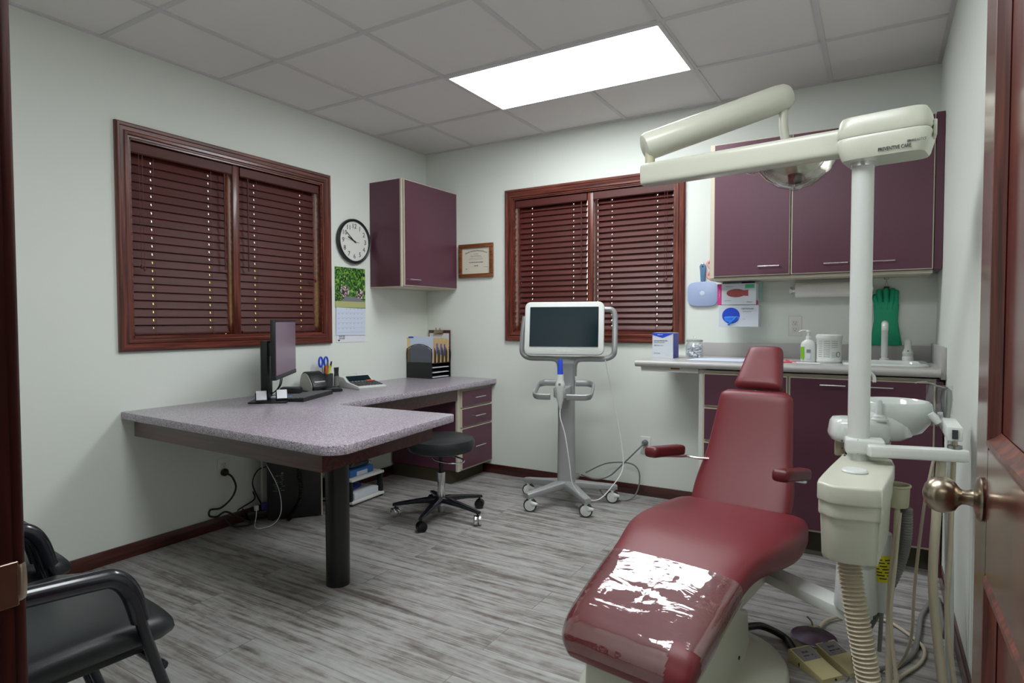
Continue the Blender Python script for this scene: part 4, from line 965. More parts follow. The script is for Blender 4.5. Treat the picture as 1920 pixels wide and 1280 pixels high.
MB().tube([(.03, -.004, .055), (-.005, -.004, .05), (-.022, -.004, .03), (-.008, -.004, .008), (.005, -.004, -.005), (-.01, -.004, -.02), (-.022, -.004, -.045), (-.005, -.004, -.065), (.03, -.004, -.07)], .009, n=10, flat=(1, .35)).build('curved_frame', 'pink_plastic', t)
# glove boxes
t = thing('tissue_box', 'pale mint box with a purple flap behind the glove boxes', 'box', (2.465, -.048, 1.285))
MB().b2((-.10, -.043, 0), (.115, .043, .132), .001, 1).build('carton', 'box_mint', t); MB().b2((.01, -.044, .10), (.085, -.0425, .131)).build('purple_flap', 'purple', t); MB().b2((.086, -.044, .02), (.114, -.0428, .12)).build('window', 'clear_plastic', t)
t = thing('glove_box', 'white glove box with a red fish-shaped opening and a pink side', 'glove box', (2.466, -.135, 1.265), 0, 'glove boxes on the back wall')
MB().b2((-.088, -.045, 0), (.105, .045, .124), .001, 1).build('carton', 'cardboard', t)
MB().b2((-.112, -.046, 0), (-.088, .045, .124), .001, 1).build('pink_side', 'box_pink', t)
FP = [(x, .024*math.sqrt(max(0, 1-(x/.055)**2))) for x in [-.055+.11*i/16 for i in range(15)]]
fish = FP+[(.068, .018), (.068, -.018)]+[(x, -z) for x, z in reversed(FP)]
MB().prism([(x-.005, z+.068) for x, z in fish], .0452, .0462, XZ).build('fish_opening', 'glove_red', t)
text('Chloroprene', .0085, (-.065, -.0457, .108), X_, Z_, 'ink_gray', t, align='LEFT'); MB().b2((.045, -.0462, .096), (.095, -.0452, .118)).build('green_badge', 'green_label', t)
text('Powder-Free', .009, (-.1, -.0468, .066), Z_, -X_, 'ink_white', t); text('exam gloves', .0075, (-.07, -.0457, .025), X_, Z_, 'ink_gray', t, align='LEFT'); text('100 gloves', .0075, (.07, -.0457, .015), X_, Z_, 'ink', t)
MB().b2((.105, -.044, 0), (.1065, .02, .025)).build('red_corner', 'box_pink', t)
t = thing('glove_box', 'white glove box with blue gloves showing in an oval opening', 'glove box', (2.478, -.135, 1.135), 0, 'glove boxes on the back wall')
MB().b2((-.115, -.045, 0), (.108, .045, .127), .001, 1).build('carton', 'cardboard', t)
MB().prism([(.05*cos(2*pi*i/36)-.045, .047*sin(2*pi*i/36)+.066) for i in range(36)], .0451, .0460, XZ).build('oval_opening', 'box_blue', t)
MB().loft([((-.045, -.047, .03), X_, Z_, .012, .006, 2), ((-.045, -.050, .038), X_, Z_, .034, .009, 2), ((-.04, -.049, .05), X_, Z_, .042, .006, 2), ((-.04, -.047, .058), X_, Z_, .044, .004, 2)], n=24).build('glove_fold', 'glove_blue', t)
MB().tube([(-.01, -.050, .06), (-.035, -.052, .035), (-.06, -.050, .012)], .006, n=8).build('glove_finger', 'glove_blue', t)
text('ORTHOLIFE', .013, (.048, -.0457, .105), X_, Z_, 'ink', t); text('nitrile exam gloves', .0065, (.045, -.0457, .09), X_, Z_, 'ink_gray', t); text('M  L', .008, (.03, -.0457, .045), X_, Z_, 'ink_gray', t)
# paper towel
t = thing('paper_towel_roll', 'white paper towel roll on a holder under the wall cabinet', 'paper towel roll', (2.96, -.085, 1.345))
MB().cyl((-.19, 0, 0), (.17, 0, 0), .042, n=40, bev=.002).build('paper_roll', 'roll_paper', t); MB().cyl((-.21, 0, 0), (.19, 0, 0), .012, n=16).build('holder_rod', 'chrome', t)
MB().lathe([(0, 0), (.02, 0), (.02, .004), (.012, .008), (0, .008)], (-.21, 0, 0), -X_).build('end_knob', 'chrome', t)
for x in (-.218, .19): MB().b2((x-.003, -.012, -.02), (x+.003, .083, .02), .002).build('holder_bracket', 'chrome', t)
# gloves
t = thing('rubber_glove', 'pair of green rubber gloves clipped up on the wall above the faucet', 'rubber gloves', (3.215, 0, 1.37))
gl = MB()
gl.loft([((.0, -.02, z), X_, Y_, w_, h_, 3) for z, w_, h_ in ((-.335, .075, .012), (-.33, .077, .014), (-.27, .066, .016), (-.2, .056, .015), (-.15, .058, .014), (-.115, .060, .013), (-.10, .056, .012))], n=28)
for x0, x1, z1, r_ in ((-.048, -.055, -.055, .0125), (-.027, -.034, -.030, .0145), (.0, -.002, -.02, .0155), (.026, .030, -.026, .0145), (.046, .047, -.035, .012)):
    gl.tube([(x0*.9, -.02, -.14), (x0, -.022, -.095), (x1, -.03, z1-.02), (x1+.002, -.025, z1)], lambda u, r_=r_: r_*(1.0 if u < .85 else 1.0-.5*(u-.85)/.15), n=12)
gl.build('gloves', 'rubber_green', t)
MB().b2((-.012, -.042, -.034), (.014, -.012, -.014), .002).build('binder_clip', 'black_plastic', t)
MB().tube([(-.004, -.02, -.014), (-.006, -.02, .0), (0, -.012, .015), (.006, -.02, .0), (.004, -.02, -.014)], .0012, n=6).build('clip_wire', 'chrome', t)
MB().tube([(0, -.014, .012), (0, -.012, .022), (-.010, -.008, .030), (.0, -.004, .038), (.010, -.008, .030), (0, -.001, .024)], .0016, n=6).build('wall_hook', 'chrome', t)

# ------------------------------------------------------------------ dental chair
CO = V((2.571, -2.582, 0))
t = thing('dental_chair', 'burgundy reclining dental chair with a clear plastic foot cover', 'dental chair', CO, R(-8))
prof = [(.172, .232, .165, .030), (.176, .262, .188, .060), (.19, .288, .197, .080), (.22, .320, .202, .094), (.30, .357, .207, .097), (.38, .388, .210, .097), (.46, .417, .213, .097), (.54, .444, .218, .098), (.62, .466, .232, .105), (.70, .476, .250, .115), (.79, .479, .264, .128), (.88, .475, .271, .135), (.97, .470, .272, .132), (1.05, .466, .266, .120), (1.10, .463, .256, .105), (1.14, .455, .240, .080), (1.155, .44, .22, .045)]
def seat_st(P, off=0):
    st = []
    for i, (a, z, hw, th) in enumerate(P):
        a0, z0, a1, z1 = *P[max(0, i-1)][:2], *P[min(len(P)-1, i+1)][:2]
        d_ = V((0, a1-a0, z1-z0)).normalized()
        if i < 3: d_ = V((0, .88, .47))
        if i > len(P)-3: d_ = V((0, 1, -.1)).normalized()
        n_ = X_.cross(d_).normalized(); c_ = V((0, a, z))-n_*th/2
        st.append((c_, X_, n_, hw+off, th/2+off, 4.2))
    return st
def dens(P, k=7):
    Q = []
    for i in range(len(P)-1):
        g = lambda q: P[max(0, min(len(P)-1, q))]
        a, b_, c, d_ = g(i-1), g(i), g(i+1), g(i+2)
        for s_ in range(k):
            u = s_/k; Q.append(tuple(.5*((2*b_[j])+(c[j]-a[j])*u+(2*a[j]-5*b_[j]+4*c[j]-d_[j])*u*u+(3*b_[j]-a[j]-3*c[j]+d_[j])*u**3) for j in range(4)))
    return Q+[P[-1]]
def seat_st2(P, off=0):
    D_ = dens(P); st = []
    for i, (a, z, hw, th) in enumerate(D_):
        u = a; k = min(1, max(0, (a-.17)/.08)); lo, hi = D_[max(0, i-2)], D_[min(len(D_)-1, i+2)]
        d_ = V((0, hi[0]-lo[0], hi[1]-lo[1])).normalized()
        d_ = (V((0, .88, .47))*(1-k)+d_*k).normalized()
        k2 = min(1, max(0, (a-1.08)/.06)); d_ = (d_*(1-k2)+V((0, 1, -.1))*k2).normalized()
        n_ = X_.cross(d_).normalized(); st.append((V((0, a, z))-n_*th/2, X_, n_, hw+off, th/2+off, 4.2))
    return st
MB().loft(seat_st2(prof), n=64).build('seat', 'burgundy', t, sharp=60)
sl = seat_st2(prof, .0035); sl = [s_ for s_ in sl if s_[0].y+.0 < .52]
cv = MB().loft(sl, n=180, cap=False)
cv.f = [f for f in cv.f if not (sum((cv.v[i].x for i in f))/4 > .13 and sum((cv.v[i].y for i in f))/4 < .235)]
rnd = lambda v: V(v)
for i, v in enumerate(cv.v):   # creases gathered around the middle
    q = v-V((.0, .38, .39)); r_ = math.hypot(q.x, q.y); an = math.atan2(q.y, q.x)
    cr = max(0, sin(an*7+3*noise.noise(v*11)))**3
    w_ = .0024*math.exp(-(r_/.085)**2)*min(1, r_/.02)*cr + .0016*noise.noise(V((v.x*8, v.y*20, v.z*20)))+.0007*noise.noise(v*45) + .0016*math.exp(-(q.x/.02)**2)*sin(v.y*170)*(.24 < v.y < .36)
    if v.z > .26: cv.v[i] = v+V((0, -.42, .9))*(w_+.0010)
cv.build('plastic_cover', 'clear_film', t, sharp=60, label='clear shiny plastic cover over the foot end')
bk0, bk1 = V((0, 1.115, .43)), V((0, 1.325, .880)); dd = (bk1-bk0).normalized()
bk = MB(); st = []
L_ = (bk1-bk0).length
for i in range(29):
    u = i/28; e_ = min(1, max(.03, math.sqrt(max(0, 1-(max(0, u-.93)/.07)**2)))); hw = (.188+.012*sin(pi*min(1, u*2.2)))*(1-u)+.142*u
    if u > .93: hw -= .022*(1-e_)
    n_ = X_.cross(dd); th = .036*max(.25, e_)
    st.append((bk0+dd*L_*u-n_*(.018*sin(pi*u)) + n_*0, X_, n_, hw, th, 4.0))
bk.loft(st, n=56).build('backrest', 'burgundy', t, sharp=60)
h0, h1 = V((0, 1.335, .888)), V((0, 1.455, 1.055)); MB().pad(h0, h1, X_, .098, .066, .062, .022, 3.6).build('headrest', 'burgundy', t, sharp=60)
MB().box((0, 1.385, .85), (.06, .010, .16), M.Rotation(R(-35), 3, 'X'), .003).build('headrest_bar', 'chrome', t)
MB().box((0, 1.275, .66), (.24, .03, .40), M.Rotation(R(-25), 3, 'X'), .01).build('back_shell', 'bisque', t)
for s_, a0, a1, z0_ in ((-1, .90, 1.115, .655), (1, .835, 1.0, .655)):
    xa, xb = (-.268, -.236) if s_ < 0 else (.225, .265)
    p_ = MB().pad((xa, a0, z0_+.008), (xb, a1, z0_-.012), X_, .027, .024, .042, .012, 4); ar = p_.build('armrest', 'burgundy_dark', t)
    xc = -.185 if s_ < 0 else .20
    MB().tube([(xa*.7+xb*.3, a0+.08, z0_-.018), (xb, a1-.01, z0_-.038), (xb*.8+xc*.2, a1+.04, z0_-.045), (xc, 1.17, z0_-.05), (xc*.5, 1.21, z0_-.05)], .006, n=10).build('arm_bracket', 'chrome', ar)
YZ = M(((0, 0, 1), (1, 0, 0), (0, 1, 0)))
MB().prism([(.27, .215), (.60, .375), (.70, .375), (.72, .30), (.66, .265), (.735, .235), (.75, .12), (.66, .055), (.26, .045)], -.165, .165, YZ, .014, 3).build('base_shell', 'bisque', t)
MB().b2((-.155, .66, .24), (.155, 1.02, .345), .02).build('seat_support', 'bisque', t)
MB().b2((-.14, .95, .27), (.16, 1.06, .34), .008).build('rear_bracket', 'black_plastic', t)
bp = MB(); rows = []
bp.loft([((0, .62, z), X_, Y_, w_, h_, 2.6) for z, w_, h_ in ((0, .29, .385), (.02, .29, .385), (.035, .28, .375), (.07, .22, .30), (.09, .16, .22))], n=48); bp.build('base_plate', 'bisque', t)
MB().cyl((.1655, .64, .12), (.168, .64, .12), .006, n=12).build('screw', 'dark_chrome', t)
# ------------------------------------------------------------------ delivery post unit
PX, PY = 3.134, -1.79
t = thing('delivery_unit', 'off-white dental unit post with a box, cuspidor and long top arm', 'dental unit', (PX, PY, 0))
Wd = lambda b, n, m, par=None, **k: b.build(n, m, par or t, world=True, **k)
Wd(MB().cyl((PX, PY, .56), (PX, PY, 1.655), .0300, n=32), 'post', 'white_plastic')
Wd(MB().cyl((PX, PY, 1.635), (PX, PY, 1.648), .0345, n=32), 'post_collar', 'chrome')
Wd(MB().cyl((PX, PY, .279), (PX, PY, .42), .060, .054, n=32, bev=.004), 'post_foot', 'white_plastic')
Wd(MB().cyl((PX, PY, .40), (PX, PY, .57), .03, n=24), 'lower_post', 'white_plastic')
cn = Wd(MB().cyl((PX+.062, PY+.03, .279), (PX+.062, PY+.03, .52), .032, n=28, bev=.004), 'canister', 'white_plastic')
Wd(MB().lathe([(.0325, 0), (.0328, .002), (.0328, .08), (.0325, .082)], (PX+.062, PY+.03, .375)), 'warning_label', 'yellow', cn)
lp = MB()
for i in range(7):
    P = arc(PX+.062, PY+.03, .0332, -150, -30, 10)
    for q in range(10):
        if (q*7+i*3) % 4: lp.raw([(*P[q], .385+i*.0095), (*P[q+1], .385+i*.0095), (*P[q+1], .3885+i*.0095), (*P[q], .3885+i*.0095)], [(0, 1, 2, 3)])
Wd(lp, 'label_print', 'ink', cn)
# beam to the chair
bd = V((PX, PY, 0))-V((2.83, -1.59, 0)); ba = math.atan2(bd.y, bd.x)
Wd(MB().box(((PX+2.83)/2, (PY-1.59)/2, .262), (bd.length+.06, .085, .034), M.Rotation(ba, 3, 'Z'), .004), 'support_beam', 'white_plastic')
# control box
bx = MB()
def quad(z, g=0, yf=-2.165, yb=-1.72): return [(3.055-g, yf-g), (3.195+g, yf-g+.015), (3.222+g*.5, yb), (3.085-g, yb)]
lidP = [(3.048, -2.10), (3.062, -2.15), (3.09, -2.172), (3.155, -2.165), (3.19, -2.15), (3.203, -2.11), (3.225, -1.74), (3.10, -1.73), (3.085, -1.76)]
lidP = sm(lidP, 4)
sh = lambda P, k, c=(3.135, -1.95): [(c[0]+(x-c[0])*k, c[1]+(y-c[1])*k) for x, y in P]
Wd(MB().prism(lidP, .695, .745, None, .007, 3), 'box_lid', 'bisque')
Wd(MB().prism(sh(lidP, .965), .655, .70, None, .008, 3), 'box_rim', 'bisque')
lo = MB(); rows = []
for z, k in ((.535, .84), (.545, .87), (.66, .92)):
    rows.append(list(range(len(lo.v), len(lo.v)+len(lidP)))); lo.v += [V((x, y, z)) for x, y in sh(lidP, k)]
for a, b_ in zip(rows, rows[1:]):
    for k in range(len(lidP)): j = (k+1) % len(lidP); lo.f.append((a[k], a[j], b_[j], b_[k]))
lo.f.append(tuple(rows[0])); lo.f.append(tuple(rows[-1])); Wd(lo, 'box_body', 'bisque', sharp=50)
Wd(MB().lathe([(0, 0), (.033, 0), (.034, .004), (.030, .008), (0, .009)], (3.13, -1.98, .745)), 'cap_disc', 'white_plastic')
Wd(MB().box((PX+.016, PY-.008, .79), (.105, .066, .046), M.Rotation(R(6), 3, 'Z'), .008, 3), 'post_clamp', 'white_plastic')
Wd(MB().b2((PX-.002+.0, PY-.0405, .768), (PX+.001, PY-.0385, .812)), 'clamp_seam', 'ink_gray')
for z in (.777, .80): Wd(MB().cyl((PX-.042, PY-.02, z), (PX-.045, PY-.02, z), .003, n=8), 'screw', 'dark_chrome')
# side arm
A0, A1 = V((3.165, -1.845, .785)), V((3.392, -1.79, .785)); ad = (A1-A0).normalized()
Wd(MB().loft([(A0-ad*.006, ad.cross(Z_), Z_, .012, .015, 4), (A0, ad.cross(Z_), Z_, .019, .018, 4), (A0+ad*.02, ad.cross(Z_), Z_, .021, .018, 5), (A1, ad.cross(Z_), Z_, .021, .018, 5), (A1+ad*.012, ad.cross(Z_), Z_, .018, .017, 5)], n=28), 'side_arm', 'white_plastic')
Wd(MB().cyl((3.375, -1.79, .80), (3.375, -1.79, .812), .018, n=20), 'arm_washer', 'steel'); Wd(MB().cyl((3.375, -1.79, .81), (3.375, -1.79, .838), .0065, n=12), 'arm_pin', 'nickel')
# cuspidor
cu = MB(); cc = V((3.226, -1.555, .80))
cu.loft([((3.130, -1.640, z), V((.97, .24, 0)), V((-.24, .97, 0)), w_, h_, 3.4) for z, w_, h_ in ((.775, .070, .060), (.782, .084, .072), (.80, .088, .076), (.838, .082, .070), (.850, .074, .062), (.853, .05, .04), (.853, .01, .01))], n=40)
R_ = V((.85, .5, 0)); R2 = V((-.5, .85, 0))
cu.loft([(cc+Z_*z+V((-.02, .0, 0))*k, R_, R2, w_, h_, 2.3) for z, w_, h_, k in ((-.01, .02, .02, .5), (-.008, .06, .06, .5), (.006, .092, .085, .4), (.035, .108, .100, .2), (.075, .112, .105, 0), (.100, .108, .102, 0), (.106, .102, .096, 0), (.100, .096, .090, 0), (.070, .09, .084, 0), (.035, .07, .066, .2), (.022, .03, .03, .3), (.02, .005, .005, .3))], n=44)
cu.loft([((3.185, -1.60, z), V((.97, .24, 0)), V((-.24, .97, 0)), w_, h_, 3) for z, w_, h_ in ((.785, .07, .06), (.80, .092, .078), (.86, .084, .07), (.875, .06, .05), (.877, .01, .01))], n=32)
Wd(cu, 'cuspidor_bowl', 'porcelain', sharp=60)
Wd(MB().cyl((3.16, -1.63, .70), (3.165, -1.63, .785), .052, .058, n=28), 'bowl_support', 'bisque_dark')
Wd(MB().lathe([(0, 0), (.026, 0), (.026, .006), (.020, .010), (.018, .016), (.010, .020), (.0085, .060), (.006, .066), (0, .067)], (3.188, -1.665, .850)), 'cup_filler', 'white_plastic')
Wd(MB().b2((3.06, -1.62, .715), (3.09, -1.58, .78), .006), 'under_bracket', 'bisque_dark')
Wd(MB().cyl((3.165, -1.64, .60), (3.165, -1.64, .705), .03, n=20), 'bowl_post', 'charcoal')
Wd(MB().tube([(3.132, -1.672, .97), (3.136, -1.67, .995), (3.155, -1.66, 1.003), (3.170, -1.65, .992), (3.173, -1.648, .972)], .0055, n=10), 'water_spout', 'white_plastic')
Wd(MB().cyl((3.132, -1.672, .85), (3.132, -1.672, .972), .0055, n=10), 'spout_stem', 'white_plastic')
# cup holder
ch = Wd(MB().lathe([(0, 0), (.030, 0), (.032, .004), (.034, .058), (.0375, .062), (.0375, .066), (.033, .066), (.030, .055), (.028, .006), (0, .005)], (3.236, -1.79, .615)), 'suction_holder', 'bisque_dark')
Wd(MB().b2((3.194, -1.82, .615), (3.206, -1.78, .672), .002), 'holder_clip', 'steel', ch)
# hoses
corr = lambda n, r, d_: (lambda u: r+d_*(1 if (int(u*n*2) % 2) else -1))
Wd(MB().tube([(3.118, -2.03, .56), (3.126, -2.04, .47), (3.145, -2.055, .36), (3.166, -2.065, .25), (3.184, -2.07, .13), (3.19, -2.07, 0.002)], lambda u: .0275+.0042*sin(u*2*pi*50), n=24, smooth=90), 'corrugated_hose', 'hose')
Wd(MB().tube([(3.262, -1.79, .612), (3.262, -1.78, .52), (3.245, -1.76, .42), (3.20, -1.72, .28), (3.16, -1.68, .16), (3.15, -1.66, .03)], lambda u: .0140+.0024*sin(u*2*pi*62), n=16, smooth=90), 'ribbed_hose', 'hose_gray')
Wd(MB().tube([(3.238, -1.80, .614), (3.236, -1.80, .52), (3.225, -1.82, .38), (3.222, -1.86, .20), (3.228, -1.88, .03)], .0085, n=12), 'suction_tube', 'hose')
Wd(MB().tube([(3.205, -1.75, .56), (3.21, -1.75, .45), (3.205, -1.74, .3), (3.20, -1.70, .12)], .006, n=10), 'grey_tube', 'hose_gray')
Wd(MB().tube([(3.245, -1.80, .60), (3.235, -1.82, .45), (3.225, -1.87, .30), (3.245, -1.91, .12), (3.26, -1.92, .02)], .0055, n=10), 'thin_tube', 'hose')
# top box and arm
tb = V((3.19, -1.80, 0)); bxd = V((.985, -.17, 0)).normalized(); byd = V((.17, .985, 0))
def tbx(z0_, z1_, k0, k1, name):
    Wd(MB().loft([(tb+Z_*z, bxd, byd, .122*k, .078*k2, 6) for z, k, k2 in ((z0_, k0-.04, k0-.04), (z0_+.008, k0, k0), (z1_-.008, k1, k1), (z1_, k1-.04, k1-.04))], n=44), name, 'bisque', sharp=50)
tbx(1.648, 1.712, .90, 1.0, 'arm_housing_bottom'); tbx(1.713, 1.772, 1.0, .93, 'arm_housing_top')
Wd(MB().b2((3.305, -1.85, 1.69), (3.314, -1.80, 1.735), .002), 'housing_latch', 'bisque')
text('PREVENTIVE CARE', .016, tb+bxd*.035-byd*.0728+Z_*1.662, bxd, Z_, 'ink', t, 'housing_print', world=True, sx=.62); text('SERVICE NOTICE', .010, tb+bxd*.088-byd*.0735+Z_*1.674, bxd, Z_, 'ink', t, 'housing_print', world=True, sx=.6)
B0, B1 = V((2.415, -1.70, 1.715)), V((3.08, -1.785, 1.715)); bd2 = (B1-B0).normalized(); bn = bd2.cross(Z_)
Wd(MB().loft([(B0-bd2*.0, bn, Z_, .028, .036, 5), (B0+bd2*.006, bn, Z_, .033, .0405, 6), (B1, bn, Z_, .033, .0405, 6)], n=36), 'horizontal_arm', 'bisque', sharp=50)
tl_ = thing('dental_light', 'overhead dental lamp with a glass dish head on a thick off-white tube arm', 'dental light', (2.44, -1.70, 1.755))
Wl = lambda b, n, m, par=None, **k: b.build(n, m, par or tl_, world=True, **k)
Wl(MB().cyl((2.44, -1.70, 1.756), (2.44, -1.70, 1.80), .018, n=20), 'pivot_post', 'bisque_dark')
T0, T1 = V((2.415, -1.705, 1.818)), V((2.885, -1.425, 2.012)); td = (T1-T0).normalized()
Wl(MB().lathe([(0, 0), (.03, .0), (.046, .006), (.051, .018), (.051, (T1-T0).length-.05), (.048, (T1-T0).length-.02), (.038, (T1-T0).length-.004), (0, (T1-T0).length)], T0, td, 36), 'tube_arm', 'bisque')
Wl(MB().cyl((2.865, -1.437, 1.95), (2.865, -1.437, 1.99), .016, n=16), 'swivel', 'bisque_dark')
Wl(MB().tube([(2.865, -1.437, 1.955), (2.865, -1.437, 1.90), (2.872, -1.435, 1.85), (2.885, -1.43, 1.80)], .02, n=16, flat=(.8, 1)), 'neck', 'bisque')
HC = V((2.905, -1.42, 1.765))
Wl(MB().lathe([(0, .04), (.04, .035), (.06, .02), (.062, .0), (.045, -.02), (.02, -.03)], HC, n=28), 'head_housing', 'bisque')
dish = MB(); dish.lathe([(.020, -.100), (.06, -.090), (.10, -.062), (.13, -.025), (.142, .0), (.146, .012), (.140, .012), (.136, .0), (.124, -.022), (.095, -.055), (.057, -.083), (.018, -.092)], HC, n=40); Wl(dish, 'glass_dish', 'lamp_glass')
Wl(MB().lathe([(.02, .0), (.06, .0), (.1, .008), (.105, .0), (.08, -.03), (.04, -.05), (.02, -.055)], HC+V((0, 0, .005)), n=32), 'reflector', 'reflector')
Wl(MB().cyl(HC+V((0, 0, -.088)), HC+V((0, 0, -.02)), .022, .028, n=20), 'bulb_shield', 'charcoal'); Wl(MB().lathe([(0, -.108), (.018, -.106), (.026, -.098), (.024, -.09), (0, -.09)], HC, n=24), 'dish_cap', 'clear_plastic')
Wl(MB().tube([HC+V((-.10, .02, -.01)), HC+V((-.15, .02, -.02)), HC+V((-.175, .0, -.012))], .012, n=12, flat=(.7, 1.2)), 'handle', 'lamp_glass'); Wl(MB().tube([HC+V((.10, .02, .0)), HC+V((.14, .0, .0)), HC+V((.15, -.02, .0))], .010, n=12), 'handle', 'lamp_glass')
# instrument bar on the wall side
t = thing('instrument_bar', 'white instrument holder bar at the end of the side arm by the right wall', 'instrument holder', (3.375, -1.79, .80))
Wi = lambda b, n, m, par=None, **k: b.build(n, m, par or t, world=True, **k)
Wi(MB().b2((3.355, -1.80, .825), (3.393, -1.46, .866), .004), 'bar', 'white_plastic'); Wi(MB().b2((3.367, -1.804, .832), (3.381, -1.799, .858)), 'end_slot', 'charcoal')
Wi(MB().lathe([(0, 0), (.008, 0), (.015, .06), (.012, .09), (0, .1)], (3.37, -1.60, .862), V((0, .1, 1))), 'handpiece', 'steel'); Wi(MB().tube([(3.37, -1.59, .955), (3.34, -1.59, .965), (3.31, -1.59, .975), (3.285, -1.59, .970)], .0025, n=8), 'syringe_tip', 'steel')
Wi(MB().box((3.35, -1.585, .90), (.07, .004, .13), M.Rotation(R(4), 3, 'Z')), 'plastic_sleeve', 'clear_plastic')
Wi(MB().lathe([(0, 0), (.010, .0), (.013, .02), (.010, .035), (0, .036)], (3.345, -1.66, .855), V((-.6, 0, .8))), 'holder_cup', 'white_plastic')
for k in range(5):
    x = 3.36+.008*k; y = -1.74+.06*k
    Wi(MB().tube([(x, y, .826), (x+.003, y, .6), (x+.008, y-.02, .3), (x+.01, y-.03, .1), (x+.008, y-.06, .006)], .0055, n=8), 'hanging_tube', 'hose_white')
# hoses hanging by right wall, floor hoses
def hose(name, pts, r, m, lab, cat='hose', g=None): o = MB().tube(pts, r, n=12, smooth=8).build(name, m); return tag(o, lab, cat, g)
hose('beige_hose', [(3.345, -1.79, .765), (3.335, -1.79, .6), (3.33, -1.79, .40), (3.345, -1.82, .22), (3.36, -1.90, .08), (3.35, -2.0, .02), (3.32, -2.12, .013)], .0125, 'hose', 'thick beige hose hanging from the side arm onto the floor by the right wall')
hose('beige_hose', [(3.375, -1.76, .768), (3.372, -1.76, .5), (3.368, -1.77, .3), (3.385, -1.84, .10), (3.38, -1.93, .02), (3.35, -2.06, .01), (3.33, -2.14, .009)], .007, 'hose', 'thinner beige hose running down beside the thick beige hose at the right wall')
hose('loop_tube', [(3.335, -1.70, .768), (3.31, -1.70, .6), (3.29, -1.70, .35), (3.285, -1.68, .18), (3.26, -1.62, .06), (3.22, -1.60, .006), (3.14, -1.55, .006), (3.06, -1.50, .006), (3.02, -1.48, .03)], .0045, 'hose', 'thin beige tube looping from the side arm across the floor to the round foot pedal', 'tube')
hose('floor_hose', [(3.007, -1.396, 0.012), (3.027, -1.322, 0.012), (3.079, -1.252, 0.012), (3.16, -1.218, 0.012), (3.231, -1.201, 0.008), (3.297, -1.278, 0.008), (3.337, -1.362, 0.008), (3.323, -1.476, 0.008), (3.263, -1.607, 0.008), (3.203, -1.749, 0.008)], .006, 'hose', 'pair-thick beige hose curving on the floor behind the ribbed hose', 'tube')
hose('grey_hose', [(3.40, -1.45, .25), (3.39, -1.44, .10)]+[(3.411, -0.872, 0.01), (3.349, -1.06, 0.01), (3.326, -1.266, 0.01), (3.303, -1.427, 0.01), (3.25, -1.547, 0.01), (3.196, -1.604, 0.01)], .009, 'hose_gray', 'grey hose running across the floor near the right wall')
hose('black_hose', [(2.80, -1.72, .10), (2.83, -1.62, .07), (2.87, -1.55, .03), (2.91, -1.55, .013), (2.935, -1.60, .013), (2.96, -1.66, .013), (2.98, -1.71, .013)], .0125, 'black_plastic', 'thick black hose curving from the chair base towards the pedals')
o = hose('thin_line', [(3.12, -1.71, .24), (3.125, -1.66, .10), (3.12, -1.60, .01), (3.12, -1.66, .005), (3.11, -1.72, .005)], .0022, 'hose_gray', 'thin grey line dropping from the support beam to the floor', 'cable')
# foot pedal disc
t = thing('foot_pedal', 'round foot pedal with a shiny dark metal disc on the floor', 'foot pedal', (3.0, -1.535, 0))
MB().lathe([(0, 0), (.075, 0), (.078, .012), (.068, .028), (0, .030)], n=40).build('pedal_base', 'bisque_dark', t)
dk = MB(); dk.lathe([(0, .054), (.012, .054), (.03, .050), (.074, .040), (.077, .036), (.074, .034), (0, .034)], n=48); dk.build('disc', 'gunmetal', t)
MB().cyl((-.01, .07, .0), (-.01, .07, .045), .011, n=14).build('connector', 'bisque_dark', t); MB().tube([(-.01, .07, .045), (-.015, .075, .058), (-.03, .08, .07)], .003, n=8).build('lead', 'hose_gray', t)
def pedal(x, y, rz, lab, w1, w2):
    t = thing('foot_switch', lab, 'foot switch', (x, y, 0), rz, 'cream foot switches on the floor')
    # local: x across, y toward the front (-y is far)
    MB().prism([(-.075, 0), (.075, 0), (.075, .016), (.0, .030), (-.065, .045), (-.075, .040)], -.042, .042, M(((0, 0, 1), (-1, 0, 0), (0, 1, 0))), .002).build('switch_body', 'cream_pedal', t)
    sl_ = math.atan2(.015, .065); B = M.Rotation(sl_, 3, 'X'); cz = V((0, .034, .0384))
    MB().box(cz, (.074, .056, .0014), B).build('label_plate', 'label_gray', t)
    yd = B @ Y_
    text(w1, .011, cz+V((0, 0, .001))+yd*.006, X_, yd, 'ink', t, 'label_text'); text(w2, .0065, cz+V((0, 0, .001))-yd*.010, X_, yd, 'ink', t, 'label_text')
    for x_ in (-.02, .02): MB().box(cz+V((x_, 0, .0009))-yd*.02, (.0012, .006, .0006), B).build('tick_mark', 'ink', t)
    MB().cyl((.012, -.0752, .008), (.012, -.078, .008), .0035, n=10).build('screw', 'dark_chrome', t)
pedal(3.015, -1.695, R(50), 'cream foot switch nearer the chair base, with a grey label', 'BASE', 'DOWN      UP')
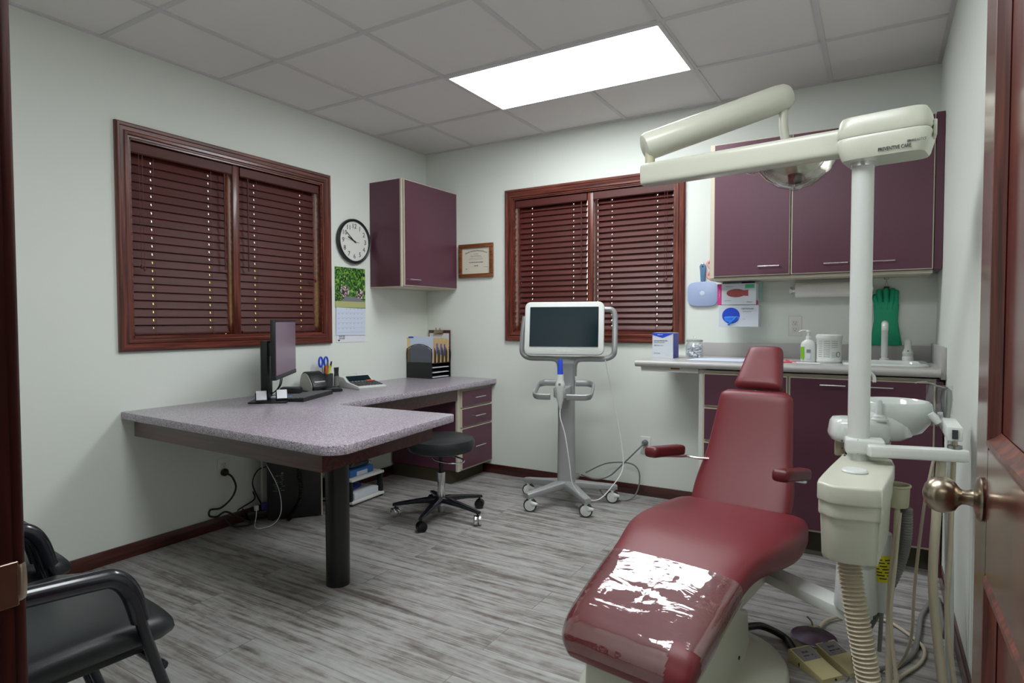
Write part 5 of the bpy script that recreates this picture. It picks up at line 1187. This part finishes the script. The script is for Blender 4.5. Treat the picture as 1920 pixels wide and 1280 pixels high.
pedal(3.088, -1.610, R(50), 'cream foot switch next to the ribbed beige hose, with a grey label', 'BACK', 'RECLINE   RAISE')

# ------------------------------------------------------------------ armchairs by the front wall
def armchair(x, y, rz, lab):
    t = thing('armchair', lab, 'chair', (x, y, 0), rz, 'black armchairs by the front wall')
    # local: facing +y, origin on the floor under the seat centre
    MB().loft([((0, a, z-.035), X_, V((0, sin(R(4)), 1)), w_, h_, e_) for a, z, w_, h_, e_ in ((-.24, .45, .17, .02, 3), (-.225, .455, .21, .034, 3.4), (-.1, .465, .245, .040, 3.4), (.05, .475, .258, .042, 3.6), (.15, .475, .258, .042, 3.6), (.21, .467, .25, .038, 3.4), (.25, .457, .225, .028, 3), (.268, .45, .18, .016, 2.6), (.274, .445, .12, .006, 2.4))], n=48).build('seat', 'black_vinyl', t, sharp=60)
    MB().b2((-.20, -.20, .375), (.20, .19, .40), .005).build('seat_pan', 'black_plastic', t)
    MB().pad((0, -.235, .50), (0, -.33, .86), X_, .23, .21, .07, .03, 4).build('backrest', 'black_vinyl', t, sharp=60)
    for s_ in (-1, 1):
        X = s_*.272
        MB().tube([(X, -.30, .0), (X, -.285, .30), (X, -.29, .54), (X, -.285, .59), (X, -.25, .618), (X, -.15, .622), (X, .05, .607), (X, .10, .597), (X, .13, .56), (X, .175, .40), (X, .235, .20), (X, .30, 0.0)], .0125, n=14).build('side_frame', 'black_metal', t)
        MB().tube([(X, -.24, .622), (X, -.15, .626), (X, .05, .611), (X, .102, .600), (X, .132, .56), (X, .152, .49)], .021, n=16).build('arm_pad', 'black_metal', t)
    MB().tube([(-.272, .20, .36), (0, .20, .355), (.272, .20, .36)], .011, n=10, smooth=2).build('front_bar', 'black_metal', t); MB().tube([(-.272, -.286, .36), (.272, -.286, .36)], .011, n=10, smooth=0).build('rear_bar', 'black_metal', t)
    return t
armchair(1.46, -3.33, R(-4), 'black vinyl armchair nearest the doorway, its arm curving down in front')
armchair(.85, -3.30, R(-2), 'black vinyl armchair farther along the wall, half hidden behind the nearer armchair')
